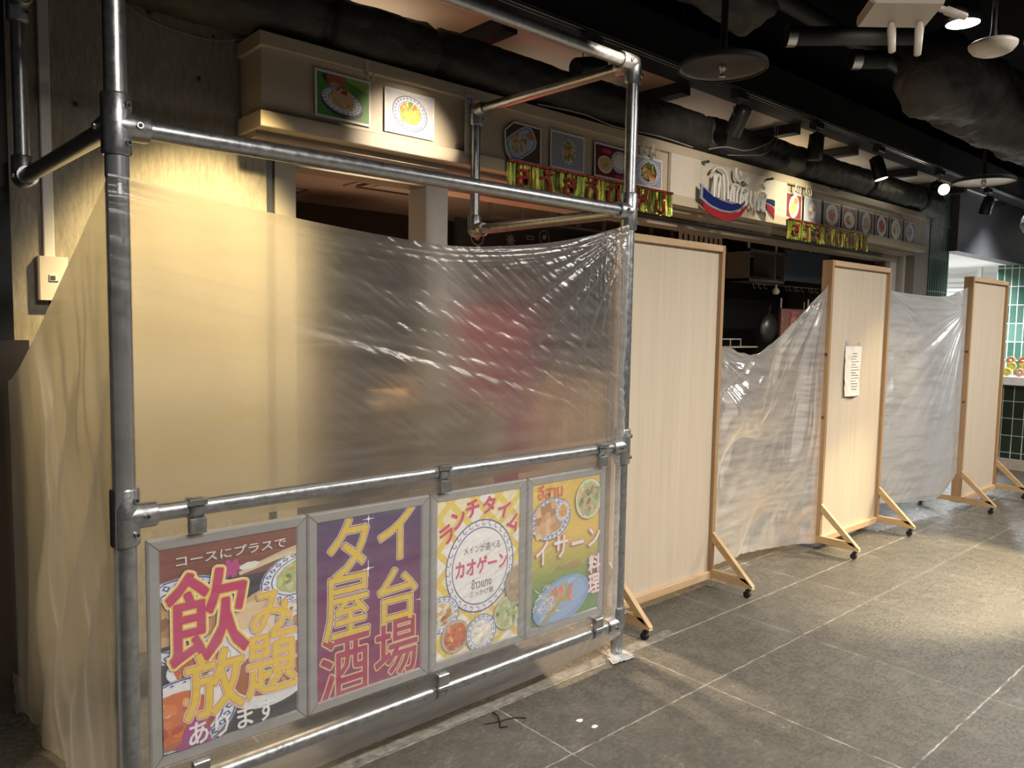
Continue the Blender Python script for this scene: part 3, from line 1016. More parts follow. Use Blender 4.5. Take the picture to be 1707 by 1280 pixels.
class PR2:
    """flat artwork built of thin coloured layers in the x-z plane, front towards -y"""
    def __init__(s, y, step=.00003, clip=None):
        s.mb = MB(['print'])
        s.y = y
        s.step = step
        s.clip = clip

    def poly(s, pts, col):
        s.y -= s.step
        if s.clip:
            x0, x1, z0, z1 = s.clip
            pts = clip_poly(pts, x0, x1, z0, z1)
            if len(pts) < 3:
                return
        s.mb.col = col
        s.mb.add([(p[0], s.y, p[1]) for p in pts], [list(range(len(pts)))])

    def rect(s, x0, x1, z0, z1, col):
        s.poly([(x0, z0), (x1, z0), (x1, z1), (x0, z1)], col)

    def ell(s, cx, cz, rx, rz, col, rot=0, n=30, irr=0, sq=1.0):
        pts = []
        c, si = math.cos(rot), math.sin(rot)
        for k in range(n):
            a = 2*math.pi*k/n
            m = 1 + irr*random.uniform(-1, 1)
            ca, sa = math.cos(a), math.sin(a)
            x = rx*m*math.copysign(abs(ca)**sq, ca)
            z = rz*m*math.copysign(abs(sa)**sq, sa)
            pts.append((cx+x*c-z*si, cz+x*si+z*c))
        s.poly(pts, col)

    def ring(s, cx, cz, rx, rz, wd, col, rot=0, n=40):
        s.y -= s.step
        s.mb.col = col
        c, si = math.cos(rot), math.sin(rot)
        vs = []
        for k in range(n):
            a = 2*math.pi*k/n
            for f in (1, 1-wd):
                x, z = rx*f*math.cos(a), rz*f*math.sin(a)
                px, pz = cx+x*c-z*si, cz+x*si+z*c
                if s.clip:
                    px = min(max(px, s.clip[0]), s.clip[1])
                    pz = min(max(pz, s.clip[2]), s.clip[3])
                vs.append((px, s.y, pz))
        s.mb.add(vs, [(2*k, 2*((k+1) % n), 2*((k+1) % n)+1, 2*k+1) for k in range(n)])

    def line(s, pts, wd, col):
        for (a, b) in zip(pts[:-1], pts[1:]):
            d = Vector((b[0]-a[0], b[1]-a[1]))
            if d.length < 1e-6:
                continue
            n = Vector((-d.y, d.x)).normalized()*wd/2
            s.poly([(a[0]-n.x, a[1]-n.y), (b[0]-n.x, b[1]-n.y), (b[0]+n.x, b[1]+n.y), (a[0]+n.x, a[1]+n.y)], col)
            s.y += max(0, s.step-2.4e-5)

    def text(s, body, cx, cz, wd, ht, col, bold=0.0, outline=(), rot=0, shear=0):
        layers = [(c, o) for c, o in outline] + [(col, bold)]
        c = bpy.data.curves.new('txt', 'FONT')
        c.body = body
        c.size = 1
        c.resolution_u = 2
        o = bpy.data.objects.new('txt', c)
        m = o.to_mesh()
        xs = [v.co.x for v in m.vertices]
        ys = [v.co.y for v in m.vertices]
        bx0, bx1, by0, by1 = min(xs), max(xs), min(ys), max(ys)
        sx, sz = wd/(bx1-bx0), ht/max(by1-by0, 1e-3)
        base = []
        for v in m.vertices:
            x = (v.co.x-(bx0+bx1)/2)*sx
            z = (v.co.y-(by0+by1)/2)*sz
            x += z*shear
            base.append((cx+x*math.cos(rot)-z*math.sin(rot), cz+x*math.sin(rot)+z*math.cos(rot)))
        faces = [list(p.vertices) for p in m.polygons]
        o.to_mesh_clear()
        y_keep = s.y-s.step*2
        s.y -= s.step*2
        # stroke weight: copies of the glyph shifted round a small circle
        unit = min(ht, wd/len(body)) if ht > wd*.3 or len(body) > 1 else wd
        for lc, off in layers:
            rr = off*unit*.62
            offs = [(0, 0)]
            if rr > 0:
                nn = 12 if off > .045 else 6
                offs += [(rr*math.cos(2*math.pi*k/nn), rr*math.sin(2*math.pi*k/nn)) for k in range(nn)]
            s.mb.col = lc
            for dx, dz in offs:
                s.y -= 2.4e-5
                s.mb.add([(x+dx, s.y, z+dz) for x, z in base], faces)
        s.y = y_keep
        bpy.data.objects.remove(o)
        bpy.data.curves.remove(c)

    def dish(s, cx, cz, rx, rz, food, rot=0, seed=1, rim=BLUE, plate=(.80, .82, .86), inner=.66, n=22, blobs=26, motif=True):
        random.seed(seed)
        s.y -= s.step*3
        s.ell(cx, cz, rx, rz, (.18, .18, .20), rot)
        s.ell(cx, cz, rx*.98, rz*.98, plate, rot)
        c, si = math.cos(rot), math.sin(rot)
        def P(a, f):
            x, z = rx*f*math.cos(a), rz*f*math.sin(a)
            return (cx+x*c-z*si, cz+x*si+z*c)
        if motif:
            s.ring(cx, cz, rx*.97, rz*.97, .035, rim, rot)
            s.ring(cx, cz, rx*(inner+.07), rz*(inner+.07), .04, rim, rot)
            for k in range(n):
                a0, a1, a2 = (2*math.pi*(k+d)/n for d in (-.38, 0, .38))
                s.y += s.step
                s.poly([P(a0, .84), P(a1, .76), P(a2, .84), P(a1, .92)], rim)
                s.y -= s.step*.5
                b0, b1 = 2*math.pi*(k-.18)/n, 2*math.pi*(k+.18)/n
                s.poly([P(b0, .84), P(a1, .80), P(b1, .84), P(a1, .88)], plate)
                s.y += s.step*.5
            s.y -= s.step
        s.ell(cx, cz, rx*inner*.96, rz*inner*.96, food[0], rot, 26, .05)
        for k in range(blobs):
            s.y += max(0, s.step-2.4e-5)
            a = random.uniform(0, 6.28)
            q = math.sqrt(random.random())*inner*.85
            p = P(a, q)
            cc = random.choice(food)
            jt = random.uniform(.7, 1.25)
            cc = tuple(min(1, x*jt) for x in cc)
            rr = min(rx, rz)*random.uniform(.05, .16)
            s.ell(p[0], p[1], rr*random.uniform(1, 2.2), rr, cc, random.uniform(0, 3.1), 9, .15)

    def build(s, name, parent=None):
        return s.mb.build(name, None, parent)


def clip_poly(pts, x0, x1, z0, z1):
    def cut(pts, f, ip):
        out = []
        for i in range(len(pts)):
            a, b = pts[i-1], pts[i]
            fa, fb = f(a), f(b)
            if fa >= 0:
                if fb < 0:
                    out.append(ip(a, b, fa/(fa-fb)))
                else:
                    pass
            elif fb >= 0:
                out.append(ip(a, b, fa/(fa-fb)))
            if fb >= 0:
                out.append(b)
        return out
    ip = lambda a, b, t: (a[0]+(b[0]-a[0])*t, a[1]+(b[1]-a[1])*t)
    for f in (lambda p: p[0]-x0, lambda p: x1-p[0], lambda p: p[1]-z0, lambda p: z1-p[1]):
        pts = cut(pts, f, ip)
        if len(pts) < 3:
            return []
    return pts


CURRY = [(.55, .16, .04), (.62, .10, .05), (.70, .35, .12), (.40, .08, .03)]
NOOD = [(.62, .42, .18), (.70, .52, .25), (.50, .28, .10), (.35, .14, .06), (.18, .25, .06)]
PORK = [(.55, .28, .10), (.66, .38, .16), (.42, .18, .06), (.75, .52, .28)]
GREENF = [(.45, .50, .22), (.30, .40, .12), (.62, .60, .40), (.12, .22, .05)]
RICEF = [(.78, .74, .66), (.82, .80, .75), (.70, .66, .58)]
OMELET = [(.80, .55, .08), (.85, .40, .06), (.75, .65, .15), (.25, .40, .05), (.80, .22, .05)]

# ------------------------------------------------------------------ four poster frames
PY = 2.352     # front of the aluminium borders
PRY = 2.362    # print plane
FS = (2.362)/2.37
def poster_frame(x0, x1, z0, z1, label):
    t = thing('poster_frame', ((x0+x1)/2, PY+.01, z0), label, 'poster frame', 'poster frames in a row')
    b = .037
    g = .0012
    mb = MB()
    O = [(x0, z0), (x1, z0), (x1, z1), (x0, z1)]
    I = [(x0+b, z0+b), (x1-b, z0+b), (x1-b, z1-b), (x0+b, z1-b)]
    for k in range(4):
        k2 = (k+1) % 4
        o0, o1, i0, i1 = Vector(O[k]), Vector(O[k2]), Vector(I[k]), Vector(I[k2])
        d = (o1-o0).normalized()*g*1.4
        o0, i0, o1, i1 = o0+d, i0+d, o1-d, i1-d
        m0, m1 = o0*.85+i0*.15, o1*.85+i1*.15
        n0, n1 = o0*.12+i0*.88, o1*.12+i1*.88
        yb = PY+.022
        prof = [(o0, o1, yb), (o0, o1, PY+.006), (m0, m1, PY), (n0, n1, PY+.003), (i0, i1, PY+.010), (i0, i1, yb)]
        vs, fs = [], []
        for a, b_, y in prof:
            vs += [(a.x, y, a.y), (b_.x, y, b_.y)]
        for q in range(len(prof)-1):
            fs.append((2*q, 2*q+1, 2*q+3, 2*q+2))
        fs.append([2*q for q in range(len(prof))][::-1])
        fs.append([2*q+1 for q in range(len(prof))])
        mb.add(vs, fs)
    mb.build('border', 'aluminium', t)
    MB().box(x0+.003, x1-.003, PY+.016, PY+.021, z0+.003, z1-.003).build('backing', 'shadow_gap', t)
    return t, (x0+b, x1-b, z0+b, z1-b)


zb, zt = .237, .944
X0 = [.672, 1.184, 1.692, 2.197, 2.700]
# 1 all you can drink
t, c = poster_frame(X0[0]+.002, X0[1]-.002, zb, zt, 'poster frame with dish photos and big pink and yellow characters, nearest the left post')
p = PR2(PRY, clip=c)
p.rect(*c[:2], *c[2:], (.035, .035, .045))
p.rect(c[0], c[1], .78, c[3], (.22, .055, .03))
for k in range(14):
    z_ = .785+k*.009
    p.line([(c[0], z_), (c[1], z_+random.uniform(-.004, .004))], .0015, (.15, .035, .02))
p.dish(.78, .68, .20, .135, PORK, 0, 11, n=30)
p.dish(1.165, .745, .150, .088, GREENF+[(.7, .5, .1)], .2, 12, n=26)
p.line([(.98, .800), (1.10, .832), (1.15, .842)], .015, (.62, .50, .30))
p.line([(.95, .790), (1.08, .818), (1.15, .828)], .013, (.70, .58, .38))
for a in range(6):
    p.ell(.925+.018*math.cos(a), .812+.014*math.sin(a), .018, .011, (.50, .05, .25), a, 12, .1)
p.ell(.985, .81, .03, .012, (.8, .78, .72), .1, 14, .2)
p.dish(1.14, .60, .10, .085, PORK+RICEF, 0, 14, n=18)
p.ell(.98, .63, .11, .075, (.62, .42, .22), .5, 22, .12)
p.ell(1.0, .64, .09, .055, (.74, .56, .34), .5, 20, .12)
p.ell(1.03, .60, .05, .03, (.80, .66, .46), .9, 16, .12)
p.ell(.93, .545, .12, .055, (.78, .79, .80), .18, 30)
p.ell(.93, .55, .095, .040, (.84, .84, .85), .18, 26, .03)
p.dish(.82, .53, .10, .055, CURRY, .1, 15, motif=False, inner=.8)
p.rect(.705, .76, .60, .612, (.01, .01, .01))
p.dish(.755, .37, .19, .13, CURRY, .15, 16, n=28, inner=.68)
p.ell(.76, .41, .13, .075, (.82, .82, .82), .1, 24)
p.ell(.75, .375, .105, .085, (.62, .15, .04), .1, 24, .04)
for k in range(14):
    p.ell(.70+random.random()*.09, .33+random.random()*.10, .02, .012, random.choice([(.72, .22, .06), (.75, .45, .15), (.5, .08, .03)]), random.random()*3, 10, .15)
p.ell(1.06, .44, .17, .115, (.74, .75, .77), .12, 34)
p.ell(1.06, .45, .135, .083, (.40, .13, .04), .12, 30)
for k in range(34):
    p.ell(.99+random.random()*.15, .395+random.random()*.09, .016, .007, random.choice([(.72, .50, .14), (.78, .60, .20), (.45, .18, .05), (.65, .34, .08), (.2, .28, .05)]), random.random()*3, 9, .15)
for a in range(7):
    p.ell(.80+.028*math.cos(a*1.1), .315+.035*math.sin(a*1.7), .026, .016, (.38, .06, .26), a, 12, .12)
for k in range(9):
    p.line([(c[0], .30-k*.006), (c[1], .33-k*.006)], .001, (.07, .07, .08))
Y1, PK = (.78, .55, .06), (.52, .03, .14)
p.text('コースにプラスで', .93, .868, .35, .032, (.78, .75, .72), .012, rot=0)
p.text('飲', .850, .682, .250, .285, PK, .028, outline=[((.95, .85, .55), .085), ((.80, .55, .08), .06)])
p.text('み', 1.055, .640, .135, .145, Y1, .03, outline=[((.85, .70, .70), .085), ((.60, .20, .12), .052)])
p.text('放', .868, .460, .185, .205, Y1, .03, outline=[((.85, .70, .70), .075), ((.60, .20, .12), .05)])
p.text('題', 1.055, .468, .170, .205, Y1, .026, outline=[((.85, .70, .70), .07), ((.60, .20, .12), .045)])
p.text('あります', .925, .315, .28, .072, (.85, .84, .82), .03, rot=.02)
p.build('poster_print', t)
# 2 thai street-stall bar
t, c = poster_frame(X0[1]+.002, X0[2]-.002, zb, zt, 'purple poster frame with six large yellow outlined characters, second from the left post')
p = PR2(PRY, clip=c)
for k in range(40):
    f = k/39
    z0_ = c[2]+(c[3]-c[2])*k/40
    p.y += p.step
    p.rect(c[0], c[1], z0_, z0_+(c[3]-c[2])/40, (.25*(1-f)+.055*f, .02, .10*(1-f)+.11*f))
p.y -= p.step
for (ch, x_, z_, w_, h_, kind) in (('タ', 1.345, .800, .160, .215, 0), ('イ', 1.545, .822, .155, .200, 0), ('屋', 1.338, .588, .180, .225, 0), ('台', 1.552, .585, .170, .205, 0),
                                  ('酒', 1.332, .372, .190, .235, 1), ('場', 1.548, .385, .185, .215, 1)):
    if kind == 0:
        p.text(ch, x_, z_, w_, h_, (.72, .50, .06), .024, outline=[((.80, .72, .78), .072), ((.10, .02, .06), .046)])
    else:
        p.text(ch, x_, z_, w_, h_, (.38, .02, .10), .020, outline=[((.72, .55, .35), .068), ((.62, .48, .16), .042)])
for sx, sz in ((1.425, .892), (1.425, .71), (1.655, .545)):
    p.line([(sx-.022, sz), (sx+.022, sz)], .0022, (.9, .85, .9))
    p.line([(sx, sz-.03), (sx, sz+.03)], .0022, (.9, .85, .9))
    p.ell(sx, sz, .006, .006, (.95, .9, .95), 0, 10)
p.build('poster_print', t)
# 3 lunch time
t, c = poster_frame(X0[2]+.002, X0[3]-.002, zb, zt, 'yellow and white checked poster frame with a round blue-ringed medallion, third from left')
p = PR2(PRY, clip=c)
p.rect(*c[:2], *c[2:], (.74, .55, .10))
p.y -= 3e-4
for i in range(-3, 9):
    for j in range(-3, 12):
        if (i+j) % 2 == 0:
            cx, cz = c[0]+i*.062, c[2]+j*.062
            p.y += p.step
            p.poly([(cx, cz-.043), (cx+.043, cz), (cx, cz+.043), (cx-.043, cz)], (.80, .72, .46) if (i+2*j) % 3 else (.82, .80, .74))
p.y -= p.step
mx_, mz_ = 1.950, .615
p.y -= 4e-4
p.ell(mx_, mz_, .178, .192, (.82, .80, .80), 0, 48)
p.y -= 2e-4
p.ring(mx_, mz_, .178, .192, .028, BLUE, n=64)
p.ring(mx_, mz_, .148, .160, .028, BLUE, n=64)
p.y -= 1e-4
for k in range(30):
    a = 2*math.pi*k/30
    q = []
    for s_ in range(9):
        th = s_/8*4.6
        rr = .0135*(1-s_/11)
        lx, lz = rr*math.cos(th), rr*math.sin(th)
        f = (.163+lx)
        q.append((mx_+f*math.cos(a+lz*6), mz_+f*1.075*math.sin(a+lz*6)))
    p.line(q, .0030, BLUE)
    p.y += 8*2.4e-5
p.ell(mx_, mz_, .143, .155, (.82, .80, .80), 0, 48)
PKR = (.55, .03, .10)
for ch, x_, z_, rr in (('ラ', 1.778, .772, .45), ('ン', 1.835, .825, .3), ('チ', 1.905, .858, .12), ('タ', 1.990, .862, -.05), ('イ', 2.070, .832, -.3), ('ム', 2.128, .770, -.55)):
    p.text(ch, x_, z_, .062, .066, PKR, .035, outline=[((.85, .70, .60), .12), ((.60, .10, .12), .09)], rot=rr)
p.text('メインが選べる', 1.957, .690, .190, .033, (.04, .04, .05), .012, rot=.0)
p.text('カオゲーン', 1.957, .618, .270, .068, PKR, .05, outline=[((.80, .60, .60), .10)])
p.text('ข้าวแกง', 1.955, .545, .105, .040, (.03, .03, .04), .03)
p.text('ぶっかけ飯', 1.955, .505, .130, .026, (.10, .10, .10), .005)
p.dish(1.755, .455, .085, .075, NOOD+RICEF, 0, 21, n=18)
p.dish(1.822, .352, .070, .068, CURRY, 0, 22, motif=False, inner=.86, plate=(.5, .42, .36), blobs=34)
p.dish(1.955, .335, .080, .078, RICEF, 0, 23, n=18, inner=.64)
p.dish(2.095, .385, .075, .072, GREENF, 0, 24, motif=False, inner=.88, plate=(.55, .55, .45), blobs=34)
p.dish(2.150, .500, .070, .080, [(.42, .30, .18), (.30, .16, .08), (.55, .45, .30)], 0, 25, motif=False, inner=.88, plate=(.35, .30, .25))
p.build('poster_print', t)
# 4 isan food
t, c = poster_frame(X0[3]+.002, X0[4]-.002, zb, zt, 'yellow and green poster frame with white characters and three plates, next to the right post')
p = PR2(PRY, clip=c)
for k in range(40):
    f = k/39
    z0_ = c[2]+(c[3]-c[2])*k/40
    p.y += p.step
    g_ = max(0, min(1, (f-.25)/.35))
    p.rect(c[0], c[1], z0_, z0_+(c[3]-c[2])/40, (.12+.64*g_, .28+.24*g_, .05+.02*g_))
p.y -= p.step
random.seed(5)
for k in range(150):
    x_, z_ = random.uniform(c[0], c[1]), random.uniform(c[2], .44)
    p.line([(x_, z_), (x_+random.uniform(-.008, .008), z_+.02)], .0018, random.choice([(.20, .42, .08), (.10, .24, .04), (.34, .52, .14)]))
p.text('อีสาน', 2.340, .872, .150, .062, (.62, .06, .08), .03, outline=[((.85, .45, .30), .07)])
p.dish(2.345, .745, .125, .095, PORK, .12, 31, n=24, inner=.70, blobs=10)
for k in range(16):
    p.ell(2.262+.030*(k % 4)+random.random()*.008, .685+.032*(k//4)+.01*(k % 4), .017, .021, random.choice(PORK), .2, 12, .12, .7)
p.dish(2.415, .772, .047, .050, [(.75, .42, .08), (.7, .3, .05)], 0, 32, n=14, inner=.6)
p.dish(2.585, .805, .090, .095, GREENF+PORK, 0, 33, motif=False, inner=.88, plate=(.72, .72, .50), blobs=44)
for ch, x_, z_, w_, h_ in (('イ', 2.290, .602, .070, .105), ('サ', 2.408, .613, .085, .100), ('ー', 2.515, .612, .075, .014), ('ン', 2.625, .622, .075, .085), ('料', 2.632, .492, .078, .085), ('理', 2.632, .397, .074, .088)):
    p.text(ch, x_, z_, w_, h_, (.86, .82, .80), .045 if len(ch) else 0, outline=[((.72, .10, .14), .10)])
p.text('タイの東北', 2.462, .515, .165, .030, (.62, .16, .06), .012, rot=-.0)
p.ell(2.42, .365, .180, .105, (.22, .36, .62), .20, 40)
p.ell(2.42, .370, .155, .085, (.30, .44, .68), .20, 36)
random.seed(8)
for k in range(90):
    a, q = random.uniform(0, 6.28), math.sqrt(random.random())
    x_, z_ = 2.33+q*.085*math.cos(a), .375+q*.065*math.sin(a)
    p.line([(x_, z_), (x_+random.uniform(-.03, .03), z_+random.uniform(-.02, .03))], .004, random.choice([(.80, .72, .56), (.74, .62, .44), (.85, .80, .68)]))
for k in range(16):
    p.ell(2.36+random.random()*.12, .37+random.random()*.06, .022, .010, random.choice([(.72, .20, .08), (.75, .34, .16), (.25, .40, .10)]), random.random()*2, 12, .15)
for k in range(5):
    p.ell(2.33+k*.018, .305+k*.014, .045, .010, random.choice([(.30, .42, .12), (.55, .22, .10)]), .55, 14, .1)
p.build('poster_print', t)


# ------------------------------------------------------------------ pictures on the fascia
def photo(name, label, x0, x1, z0, z1, draw, group, y=3.553, bg=(.1, .1, .1), corner=0, curl=.012, border=.012):
    p = PR2(y-.002, step=.00009)
    W, H = x1-x0, z1-z0
    cut = corner
    outer = [(x0+cut*.2, z0+cut), (x0+cut, z0), (x1, z0), (x1, z1), (x0+cut*1.6, z1), (x0, z1-cut*1.3)] if cut else [(x0, z0), (x1, z0), (x1, z1), (x0, z1)]
    p.poly(outer, (.80, .79, .76))
    b = border
    p.clip = (x0+b, x1-b, z0+b, z1-b)
    if cut:
        inner = [(x0+cut*.2+b, z0+cut), (x0+cut+b*.5, z0+b), (x1-b, z0+b), (x1-b, z1-b), (x0+cut*1.6, z1-b), (x0+b, z1-cut*1.3)]
        p.poly(inner, bg)
        p.clip = (x0+b+.01, x1-b, z0+b+.005, z1-b-.005)
    else:
        p.rect(x0+b, x1-b, z0+b, z1-b, bg)
    draw(p, (x0+x1)/2, (z0+z1)/2, W, H)
    # sheet curls a little away from the board towards its left edge and bottom corner
    nv = []
    for (vx, vy, vz) in p.mb.v:
        u = (x1-vx)/W
        v = (z1-vz)/H
        nv.append((vx, vy-curl*(u*.6+v*.4)-.001, vz))
    p.mb.v = nv
    # back of the paper
    p.mb.col = (.7, .69, .66)
    p.mb.add([(v[0], v[1]+.0006, v[2]) for v in nv[:len(outer)]], [list(range(len(outer)))[::-1]])
    o = p.build(name)
    return tag(o, label, 'food photo', group)


G1, G2, G3 = 'food photos on the left fascia', 'food photos above the red garland', 'food photos in the right row'
def d1(p, cx, cz, W, H):
    p.rect(cx-W, cx+W, cz-H, cz+H, (.10, .28, .05))
    p.poly([(cx, cz+H*.4), (cx+W, cz), (cx+W, cz+H*.5), (cx, cz+H*.6)], (.28, .45, .10))
    p.ell(cx-W*.22, cz+H*.30, W*.17, H*.10, (.06, .05, .05), -.4)
    p.poly([(cx-W*.3, cz+H*.5), (cx-W*.28, cz+H*.16), (cx-W*.02, cz+H*.16), (cx+W*.05, cz+H*.5)], (.42, .12, .06))
    p.ell(cx-W*.16, cz+H*.18, W*.09, H*.12, (.45, .35, .30), 0, 16, .1)
    p.ell(cx-W*.03, cz-H*.17, W*.38, H*.25, (.05, .06, .07), -.18)
    p.dish(cx-W*.03, cz-H*.08, W*.37, H*.27, [(.62, .38, .20), (.70, .46, .28), (.60, .34, .20)], -.16, 41, n=22, inner=.62)
    p.ell(cx-W*.02, cz+H*.02, W*.19, H*.17, (.66, .42, .24), -.1, 22, .05)
    for k in range(6):
        p.ell(cx-W*.05+random.uniform(-.03, .03), cz+H*.12+random.uniform(-.01, .01), .012, .005, (.40, .06, .03), random.random()*3, 8)
photo('food_photo', 'rice mound photo over green leaf, leftmost on the fascia', 1.828, 2.148, 2.602, 2.832, d1, G1)
photo('food_photo', 'yellow stir-fry photo in the light pool, second from the left on the fascia', 2.231, 2.552, 2.600, 2.830,
      lambda p, cx, cz, W, H: p.dish(cx, cz, W*.36, H*.40, OMELET, -.2, 42, n=26, inner=.62, blobs=60), G1, bg=(.62, .62, .66), curl=.004)
def d3(p, cx, cz, W, H):
    p.ell(cx-W*.05, cz-H*.02, W*.42, H*.34, (.60, .68, .78), .55, 26, 0, .6)
    p.ell(cx-W*.05, cz-H*.02, W*.38, H*.30, BLUE, .55, 26, 0, .6)
    p.ell(cx-W*.05, cz-H*.02, W*.36, H*.28, (.45, .55, .70), .55, 26, 0, .6)
    random.seed(43)
    for k in range(26):
        p.ell(cx-W*.10+random.uniform(-.05, .05), cz-H*.06+random.uniform(-.04, .05), .020, .010, random.choice(PORK), random.random()*3, 10, .15)
    p.ell(cx+W*.18, cz+H*.22, W*.09, H*.10, (.50, .25, .12), 0, 14)
photo('food_photo', 'curled photo of fried pieces on an angular dish, first above the dim garland', 3.058, 3.372, 2.580, 2.815, d3, G2, bg=(.10, .05, .03), corner=.05)
photo('food_photo', 'photo of a round herb dish on a plain grey cloth, second above the dim garland', 3.447, 3.765, 2.590, 2.825,
      lambda p, cx, cz, W, H: (p.dish(cx+W*.03, cz, W*.24, H*.38, NOOD+GREENF, 0, 44, n=14, inner=.75, blobs=40)), G2, bg=(.36, .36, .44), curl=.006)
def d5(p, cx, cz, W, H):
    for k in range(5):
        p.ell(cx-W*.25+k*.016, cz+H*.30, .016, .018, (.55, .06, .14), k, 10, .2)
        p.ell(cx+W*.1+k*.02, cz-H*.38, .016, .012, (.50, .05, .12), k, 10, .2)
    p.ell(cx-W*.22, cz-H*.10, W*.19, H*.26, (.72, .66, .52), 0, 26)
    p.ell(cx-W*.22, cz-H*.09, W*.16, H*.21, (.60, .42, .20), 0, 26)
    p.ell(cx-W*.22, cz-H*.12, W*.07, H*.07, (.42, .34, .08), .5, 8, .2)
    p.dish(cx+W*.17, cz+H*.06, W*.24, H*.34, RICEF, 0, 45, n=18, inner=.66, blobs=8)
photo('food_photo', 'photo of soup bowl and rice plate on dark red, above the dim garland', 3.852, 4.245, 2.590, 2.815, d5, G2, bg=(.14, .02, .03))
photo('food_photo', 'photo of dark stir-fry on a patterned plate, just right of the frame post', 4.272, 4.592, 2.585, 2.800,
      lambda p, cx, cz, W, H: p.dish(cx, cz, W*.44, H*.46, [(.10, .07, .03), (.55, .20, .08), (.62, .48, .26), (.20, .26, .06)], 0, 46, n=26, inner=.70, blobs=60), G2, bg=(.35, .38, .45))
row = [
    (6.350, 6.640, 'photo of dumplings in a long oval dish on red, leftmost of the right row', lambda p, cx, cz, W, H: (p.ell(cx, cz, W*.30, H*.46, (.80, .82, .84), -.5), p.ell(cx-.01, cz-.01, W*.2, H*.32, (.72, .58, .28), -.5, 18, .15), p.ell(cx+W*.12, cz+H*.22, W*.12, H*.13, (.70, .32, .12))), (.28, .05, .05)),
    (6.670, 6.995, 'pale blue photo of a rice plate with a green sprig, second of the right row', lambda p, cx, cz, W, H: (p.dish(cx, cz, W*.30, H*.42, RICEF, 0, 52, n=20, inner=.75, blobs=8), p.ell(cx+.02, cz+.01, .02, .02, (.15, .35, .08), 0, 9, .3), p.ell(cx-.04, cz-.03, .03, .025, (.5, .2, .14), 0, 9, .2)), (.48, .54, .66)),
    (7.045, 7.385, 'photo of glossy brown stew on a white plate, third of the right row', lambda p, cx, cz, W, H: p.dish(cx, cz, W*.40, H*.44, CURRY, 0, 53, motif=False, inner=.55, blobs=30), (.07, .03, .05)),
    (7.420, 7.735, 'photo of half curry half egg plate with red blossom above, fourth of the right row', lambda p, cx, cz, W, H: (p.dish(cx, cz-H*.06, W*.40, H*.36, CURRY, 0, 54, motif=False, inner=.55), p.ell(cx+W*.12, cz, W*.12, H*.18, (.80, .76, .62)), p.ell(cx, cz+H*.38, W*.12, H*.06, (.5, .04, .08), 0, 10, .3)), (.13, .03, .03)),
    (7.785, 8.125, 'photo of grilled slices on a tilted oblong plate, fifth of the right row', lambda p, cx, cz, W, H: (p.ell(cx, cz, W*.28, H*.48, (.68, .74, .82), -.6), p.ell(cx, cz-.01, W*.20, H*.30, (.55, .36, .16), -.6, 20, .2)), (.10, .06, .06)),
    (8.165, 8.480, 'photo of red curry strips on a tall oval plate, sixth of the right row', lambda p, cx, cz, W, H: p.dish(cx, cz, W*.38, H*.46, CURRY, 0, 56, motif=False, inner=.66, blobs=34), (.06, .05, .06)),
    (8.520, 8.850, 'photo of pale noodles with red meat and herbs, seventh of the right row', lambda p, cx, cz, W, H: (p.dish(cx, cz, W*.38, H*.46, [(.72, .55, .30), (.66, .50, .30)], 0, 57, motif=False, inner=.7, blobs=12), p.ell(cx-W*.14, cz-.02, W*.09, H*.16, (.50, .10, .07), 0, 12, .1), p.ell(cx+.01, cz+.04, .025, .02, (.16, .36, .08), 0, 9, .3)), (.06, .05, .07)),
    (8.895, 9.220, 'photo of a small dark helping on a wide white plate, rightmost of the row', lambda p, cx, cz, W, H: p.dish(cx, cz, W*.38, H*.46, [(.35, .18, .10), (.62, .48, .34), (.20, .12, .08)], 0, 58, rim=(.2, .25, .5), inner=.5, n=16, blobs=18), (.05, .04, .07)),
]
for x0, x1, lb, dr, bg in row:
    photo('food_photo', lb, x0, x1, 2.572, 2.802, dr, G3, bg=bg, curl=.01)

# ------------------------------------------------------------------ hooks on the fascia
def hook(x, z, label, mat='white_metal'):
    t = thing('wall_hook', (x, 3.525, z), label, 'hook', 'hooks on the fascia')
    MB().bbox(x-.011, x+.011, 3.520, 3.5245, z-.05, z+.03, .002).build('plate', mat, t)
    for s_ in (-1, 1):
        pts = [Vector((x, 3.518, z-.035))]
        for k in range(9):
            a = math.pi*k/8
            pts.append(Vector((x+s_*(.004+.010*(1-math.cos(a))), 3.515-.018*math.sin(a)-.003*k, z-.045-.025*math.sin(a)+(.004*k if k > 4 else 0))))
        MB().tube(pts, .004, 8).build('prong', mat, t)
hook(2.108, 2.895, 'white double hook at the top right corner of the leftmost food photo')
hook(4.335, 2.865, 'small white hook just right of the frame post above the last garland photo')
hook(4.445, 2.865, 'larger white wire hook above the dark stir-fry photo')
hook(6.47, 2.86, 'left one of two pale hooks above the dumpling photo')
hook(6.66, 2.86, 'pale hook between the dumpling photo and the pale blue photo')
hook(8.80, 2.86, 'pale hook above the last two photos of the right row')


